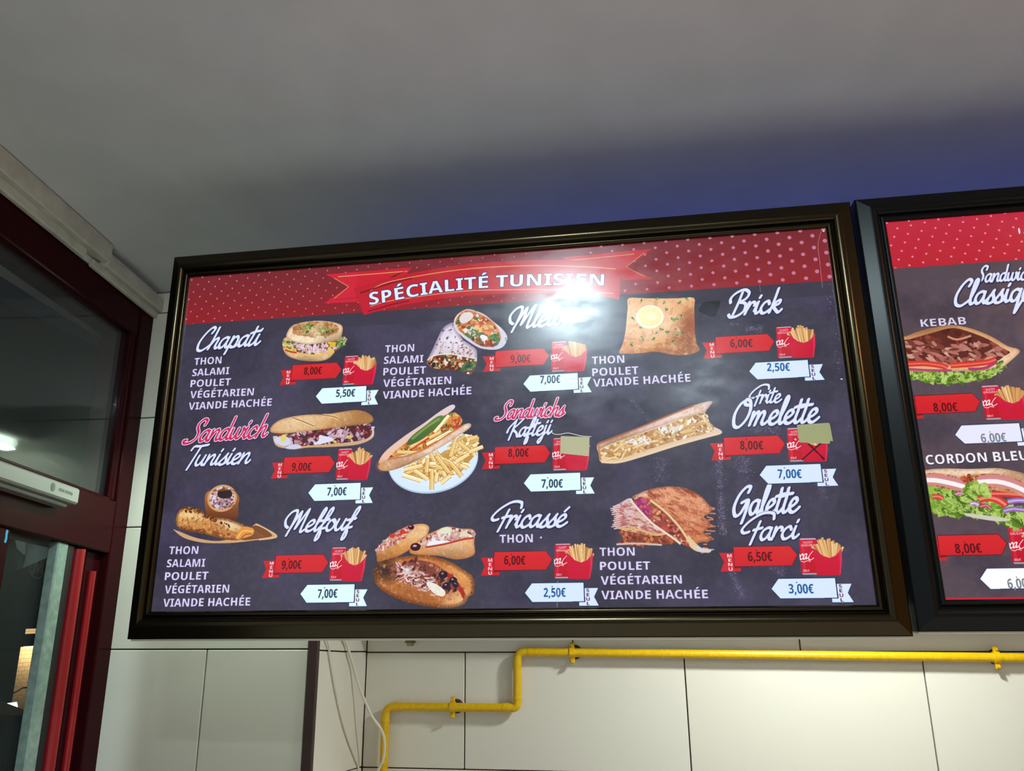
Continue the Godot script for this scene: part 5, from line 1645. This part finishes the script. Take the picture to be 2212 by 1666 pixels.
func food_kebab() -> void:
	lettuce([6.7,476.7,33.7,488.2,68.2,496,103,500,138,501.9,180.6,498.4,224,489,256.2,463.3], 170, 15)
	var pita := sm([1.1,387.4,28.4,374.8,66.5,362.1,111.1,353.6,147.4,351.1,192,363.1,240.7,389.8,277.6,420.2,301.9,430.4,304.6,440.5,280.8,461.6,255.2,479,224.7,485.1,175.7,485.5,84.3,483.1,24.5,477.7,-5.4,460])
	bread(pita, rgb(212, 156, 108), rgb(226, 176, 132), Vector2(270.6,460.2), Vector2(88.5,360.3), 90)
	var inside := sm([0.6,391.5,34.1,385.4,86.6,372.5,146.1,360,186.9,372.9,232.3,398.1,269.2,428.4,281.2,439.1,265.8,448.1,242.4,462.5,192.7,467.5,122.2,467.4,26.8,461.8,-4.2,452])
	fill(inside, rgb(92, 38, 34))
	clip(inside)
	bits(inside, 60, 5, 12, [rgb(120, 52, 42), rgb(80, 32, 30), rgb(140, 66, 52)])
	bits(sm([3.1,399.8,61.6,395.3,138.5,408.3,202.4,408.2,274.7,436.7,236.2,458.2,122.8,463.4,2.9,452.4]), 90, 5, 13, [rgb(186, 126, 112), rgb(158, 90, 80), rgb(206, 152, 134), rgb(120, 58, 50), rgb(174, 106, 96)], 1.0, 1.6, 0.3, 0.9)
	line(open_curve(pv([131.7,383.5,155,394,191.9,385.4])), 6, rgb(206, 140, 116))
	unclip()
	for s in [[16.6,457.2,59.6,457.7,101.1,466.1,117.5,475], [125.7,467.6,175.3,466.5,221.4,463.2,243.4,456.6]]:
		line(open_curve(pv(s)), 16, rgb(206, 56, 44))
		line(open_curve(pv(s)), 4, rgb(240, 110, 90))
	line(open_curve(pv([14.7,471.1,70.8,478.3,127.1,481.5])), 7, rgb(176, 70, 110))
	line(open_curve(pv([169.6,480,211.6,479.7,244.1,462.6])), 8, rgb(170, 60, 104))
	lettuce([26,491.7,67.3,501.9,102.1,505.8,137.4,505.8,180.1,501.5,223.7,491,254.9,471.1], 90, 9)

func food_schnitzel_sandwich() -> void:
	lettuce([-23.6,828.6,24.9,837.5,65.2,850,107.7,847.4,147.4,859.7,186.7,871.9,239.9,880.7,285.2,874.5], 230, 22)
	lettuce([28.8,811.2,58.8,823.5,97.9,820.9,130.5,814.4,162.4,811.6], 110, 18)
	fill(sm([97.4,867.6,138.3,872.5,204.7,887.1,169.9,889.9,109.8,877.2]), rgb(206, 200, 190))
	for s in [[137.8,833.4,159.5,828.4,182.7,834.7,200.8,850.1, 20, 210, 60, 56], [168,819.3,199.1,820.2,249.8,825.5, 16, 200, 50, 50], [27.1,822.5,41.3,822.2,50.9,828.9, 13, 206, 56, 52], [191.4,864.6,216.3,859.8,246.3,864.3, 13, 150, 96, 170], [205.8,841,230.4,838,254,840.5, 13, 160, 110, 180], [115.2,843.9,125.9,842.3,135.4,848.2, 11, 196, 130, 190], [84.2,818.6,93.6,815.1,100.3,817.2, 9, 190, 100, 150], [138.2,852,152.7,848.7,161.8,856.4, 10, 180, 60, 90]]:
		var c := open_curve(pv([s[0], s[1], s[2], s[3], s[4], s[5]] if s.size() == 10 else [s[0], s[1], s[2], s[3], s[4], s[5], s[6], s[7]]))
		var k: int = s.size() - 4
		line(c, s[k], rgb(s[k + 1], s[k + 2], s[k + 3]))
		line(c, s[k] * 0.35, rgb(mini(s[k + 1] + 40, 255), mini(s[k + 2] + 90, 255), mini(s[k + 3] + 70, 255), 0.8))
	var topb := sm([-21.4,763.6,23.4,751.7,66.7,749.4,140.5,753.2,193.2,752.8,233.6,761.1,266,773.6,302.2,801.1,294.7,823.2,249.7,806.9,154.7,773.5,134.4,769,112.1,775.9,35.7,765.6,-16.5,779.2])
	bread(topb, rgb(240, 208, 184), rgb(232, 190, 156), Vector2(157.2,758.4), Vector2(255.7,773.2), 90)
	for s in [[[-14.3,763.9,36.5,759.9,84.9,769.2,117.9,783.7,123.1,795.2,110.2,810,79,807.1,31.4,794.2,-18.1,790.6], [-16.7,781.1,33.7,779,81.6,790.1,111.7,800.6], [-15.4,771.5,35.1,769.4,83.4,778.7,116.7,791.2]], [[131.4,776.5,145.2,767.5,190.8,767.2,230.3,779.9,273.6,807.6,268.2,837.2,223.1,821,169.9,808.1,139.9,799.6,130.3,789.8], [141.8,788.3,187.2,787.9,226.7,800.5,267.2,824.2], [147.1,777.1,189.2,776.6,228.6,789.3,269.2,813.1]]]:
		var o := sm(s[0])
		fill(o, rgb(206, 140, 90))
		clip(o)
		bits(o, 120, 2, 6, [rgb(160, 88, 46), rgb(226, 170, 120), rgb(190, 120, 72)])
		line(open_curve(pv(s[2])), 13, rgb(206, 130, 140))
		line(open_curve(pv(s[1])), 26, rgb(206, 136, 140))
		line(open_curve(pv(s[1])), 12, rgb(248, 240, 238))
		unclip()
	bits(sm([105.7,771.9,130.9,768.9,130.1,795.5,116.1,795]), 24, 3, 7, [rgb(150, 60, 36), rgb(190, 90, 50)])
	lettuce([113.7,810.1,132.3,803.1,148.8,809.3,161.7,815.3], 50, 14)

# ------------------------------------------------------------------------------ menu boards
var smudges: ImageTexture       # grease on the covers, as roughness

func rail(inner: Rect2, outer: Rect2, side: int) -> ArrayMesh:
	# one mitred length of the snap frame; side 0 left, 1 right, 2 bottom, 3 top; profile in (share of width, height over the film)
	var segs := [
		[[0.0, 0.0003], [0.0, 0.0045]],
		[[0.0, 0.0045], [0.03, 0.0072], [0.07, 0.0088], [0.11, 0.0092], [0.15, 0.0086], [0.18, 0.0070]],
		[[0.18, 0.0070], [0.20, 0.0050], [0.235, 0.0050]],
		[[0.235, 0.0050], [0.25, 0.0082], [0.28, 0.0108], [0.33, 0.0130], [0.40, 0.0145], [0.47, 0.0149], [0.54, 0.0143], [0.60, 0.0130]],
		[[0.60, 0.0130], [0.75, 0.0100], [0.95, 0.0062]],
		[[0.95, 0.0062], [0.985, 0.0052], [1.0, 0.0030]],
		[[1.0, 0.0030], [1.0, -0.040]],
		[[1.0, -0.040], [0.3, -0.040]],
	]
	var st := begin()
	var place := func(t: float, h: float, far_end: bool) -> Vector3:
		var xl := lerpf(inner.position.x, outer.position.x, t)
		var xr := lerpf(inner.end.x, outer.end.x, t)
		var yb := lerpf(inner.position.y, outer.position.y, t)
		var yt := lerpf(inner.end.y, outer.end.y, t)
		var z := BOARD_Z + h
		match side:
			0: return Vector3(xl, yt if far_end else yb, z)
			1: return Vector3(xr, yb if far_end else yt, z)
			2: return Vector3(xr if far_end else xl, yb, z)
		return Vector3(xl if far_end else xr, yt, z)
	var outward: Vector3 = [Vector3.LEFT, Vector3.RIGHT, Vector3.DOWN, Vector3.UP][side]
	for s in segs:
		var nrm := []
		for i in s.size():
			var a: Array = s[maxi(i - 1, 0)]
			var b: Array = s[mini(i + 1, s.size() - 1)]
			var d := Vector2((b[0] - a[0]) * 0.045, b[1] - a[1]).normalized()
			nrm.append((outward * -d.y + Vector3(0, 0, 1) * d.x).normalized())
		for i in s.size() - 1:
			var q := [place.call(s[i][0], s[i][1], false), place.call(s[i + 1][0], s[i + 1][1], false), place.call(s[i + 1][0], s[i + 1][1], true), place.call(s[i][0], s[i][1], true)]
			var n := [nrm[i], nrm[i + 1], nrm[i + 1], nrm[i]]
			var ccw: bool = (q[1] - q[0]).cross(q[2] - q[0]).dot(n[0] + n[1]) > 0.0
			for k in ([0, 2, 1, 0, 3, 2] if ccw else [0, 1, 2, 0, 2, 3]):
				st.set_normal(n[k])
				st.add_vertex(q[k])
	return st.commit()

func film_mesh(x0: float, y_top: float, open: Rect2) -> ArrayMesh:
	# the part of the film inside the frame, with its place in the print
	var st := begin()
	var c := [Vector3(open.position.x - 0.004, open.position.y - 0.004, BOARD_Z), Vector3(open.end.x + 0.004, open.position.y - 0.004, BOARD_Z), Vector3(open.end.x + 0.004, open.end.y + 0.004, BOARD_Z), Vector3(open.position.x - 0.004, open.end.y + 0.004, BOARD_Z)]
	for k in [0, 2, 1, 0, 3, 2]:
		st.set_normal(Vector3(0, 0, 1))
		st.set_uv(Vector2((c[k].x - x0) / PRINT_W, (y_top - c[k].y) / PRINT_H))
		st.add_vertex(c[k])
	return st.commit()

func menu_board(label: String, inner: Rect2, outer: Rect2, x0: float, y_top: float, film: ImageTexture, frame: Material, glow_energy: float, leak: Color) -> void:
	var t := thing("menu_board", label, "menu board", "back-lit menu boards")
	var m := StandardMaterial3D.new()
	m.albedo_color = Color(0.16, 0.16, 0.16)
	m.albedo_texture = film
	m.roughness = 0.32
	m.roughness_texture = smudges
	m.metallic_specular = 0.41
	m.emission_enabled = true
	m.emission = Color.BLACK
	m.emission_texture = film
	m.emission_energy_multiplier = glow_energy
	part(t, "screen_film", film_mesh(x0, y_top, inner), m)
	for k in 4:
		part(t, "frame_rail", rail(inner, outer, k), frame)
	part(t, "light_box", box(outer.position.x + 0.004, outer.end.x - 0.004, outer.position.y + 0.004, outer.end.y - 0.004, BOARD_Z - 0.042, BOARD_Z - 0.004, 0.002), mat(rgb(206, 206, 202), 0.5))
	part(t, "backing_edge", box(outer.position.x + 0.002, outer.end.x - 0.002, outer.position.y - 0.0035, outer.position.y + 0.004, BOARD_Z - 0.038, BOARD_Z - 0.002, 0.001), mat(rgb(206, 200, 184), 0.45))
	for x in [outer.position.x + 0.25, outer.end.x - 0.25]:
		part(t, "wall_bracket", box(x - 0.015, x + 0.015, 1.88, 1.92, 0.8605, BOARD_Z - 0.0415, 0.002), M.steel)
	area_light("film_light", Vector3(inner.get_center().x, inner.get_center().y, BOARD_Z + 0.02), Vector3(0, 0, 1), inner.size, Color(0.75, 0.72, 0.92), 0.02, t)

func sheet(label: String, pts: Array, z: float, m: Material) -> void:
	var o := []
	for p in pts:
		o.append(Vector3(p[0], p[1], z))
	var s := part(self, numbered("paper_patch"), extrude(o, Vector3(0, 0, 0.0006)), m)
	s.set_meta("label", label)
	s.set_meta("category", "paper")

func build_boards() -> void:
	smudges = noise_tex(33, 0.03, Color(0.55, 0.55, 0.55), Color(1, 1, 1), 512, 6)
	var f1 := film_first()
	var f2 := film_second()
	menu_board("back-lit menu board headed with a red ribbon, nine dishes in a glossy bronze black frame", Rect2(-0.8555, 1.5995, 1.2205, 0.6445), Rect2(-0.8925, 1.5528, 1.3035, 0.7379), -0.865, 2.2555, f1, M.frame, 1.0, Color.WHITE)
	var black := mat(rgb(10, 11, 12), 0.32, 0.0, 0.26)
	menu_board("back-lit menu board with a kebab picture in a black frame, cut off on the right", Rect2(0.465, 1.606, 1.2205, 0.6405), Rect2(0.4188, 1.5595, 1.3035, 0.734), 0.455, 2.2615, f2, black, 1.0, Color.WHITE)
	sheet("blank cream paper patch stuck over the chips beside the sandwich plate", [[-0.1168, 1.8869], [-0.0671, 1.8829], [-0.0695, 1.8493], [-0.119, 1.8564]], BOARD_Z + 0.0008, M.paper)
	sheet("lower greenish paper patch peeping out under another one below the omelette heading", [[0.2829, 1.8875], [0.3300, 1.8893], [0.3318, 1.8592], [0.2819, 1.8595]], BOARD_Z + 0.0008, M.paper2)
	sheet("upper greenish paper patch stuck over the crossed out chips below the omelette heading", [[0.2776, 1.8888], [0.3285, 1.8901], [0.3262, 1.8549], [0.2785, 1.8589]], BOARD_Z + 0.0016, M.paper2)
	var th := []
	for p in [[-0.133, 1.8945], [-0.128, 1.8905], [-0.118, 1.8898], [-0.105, 1.8915], [-0.094, 1.8890], [-0.082, 1.8855], [-0.064, 1.8832]]:
		th.append(Vector3(p[0], p[1], BOARD_Z + 0.002))
	var c := part(self, numbered("loose_thread"), tube(spline(th), 0.0006, 6), M.cable)
	c.set_meta("label", "thin pale thread lying along the top of the cream paper patch")
	c.set_meta("category", "thread")
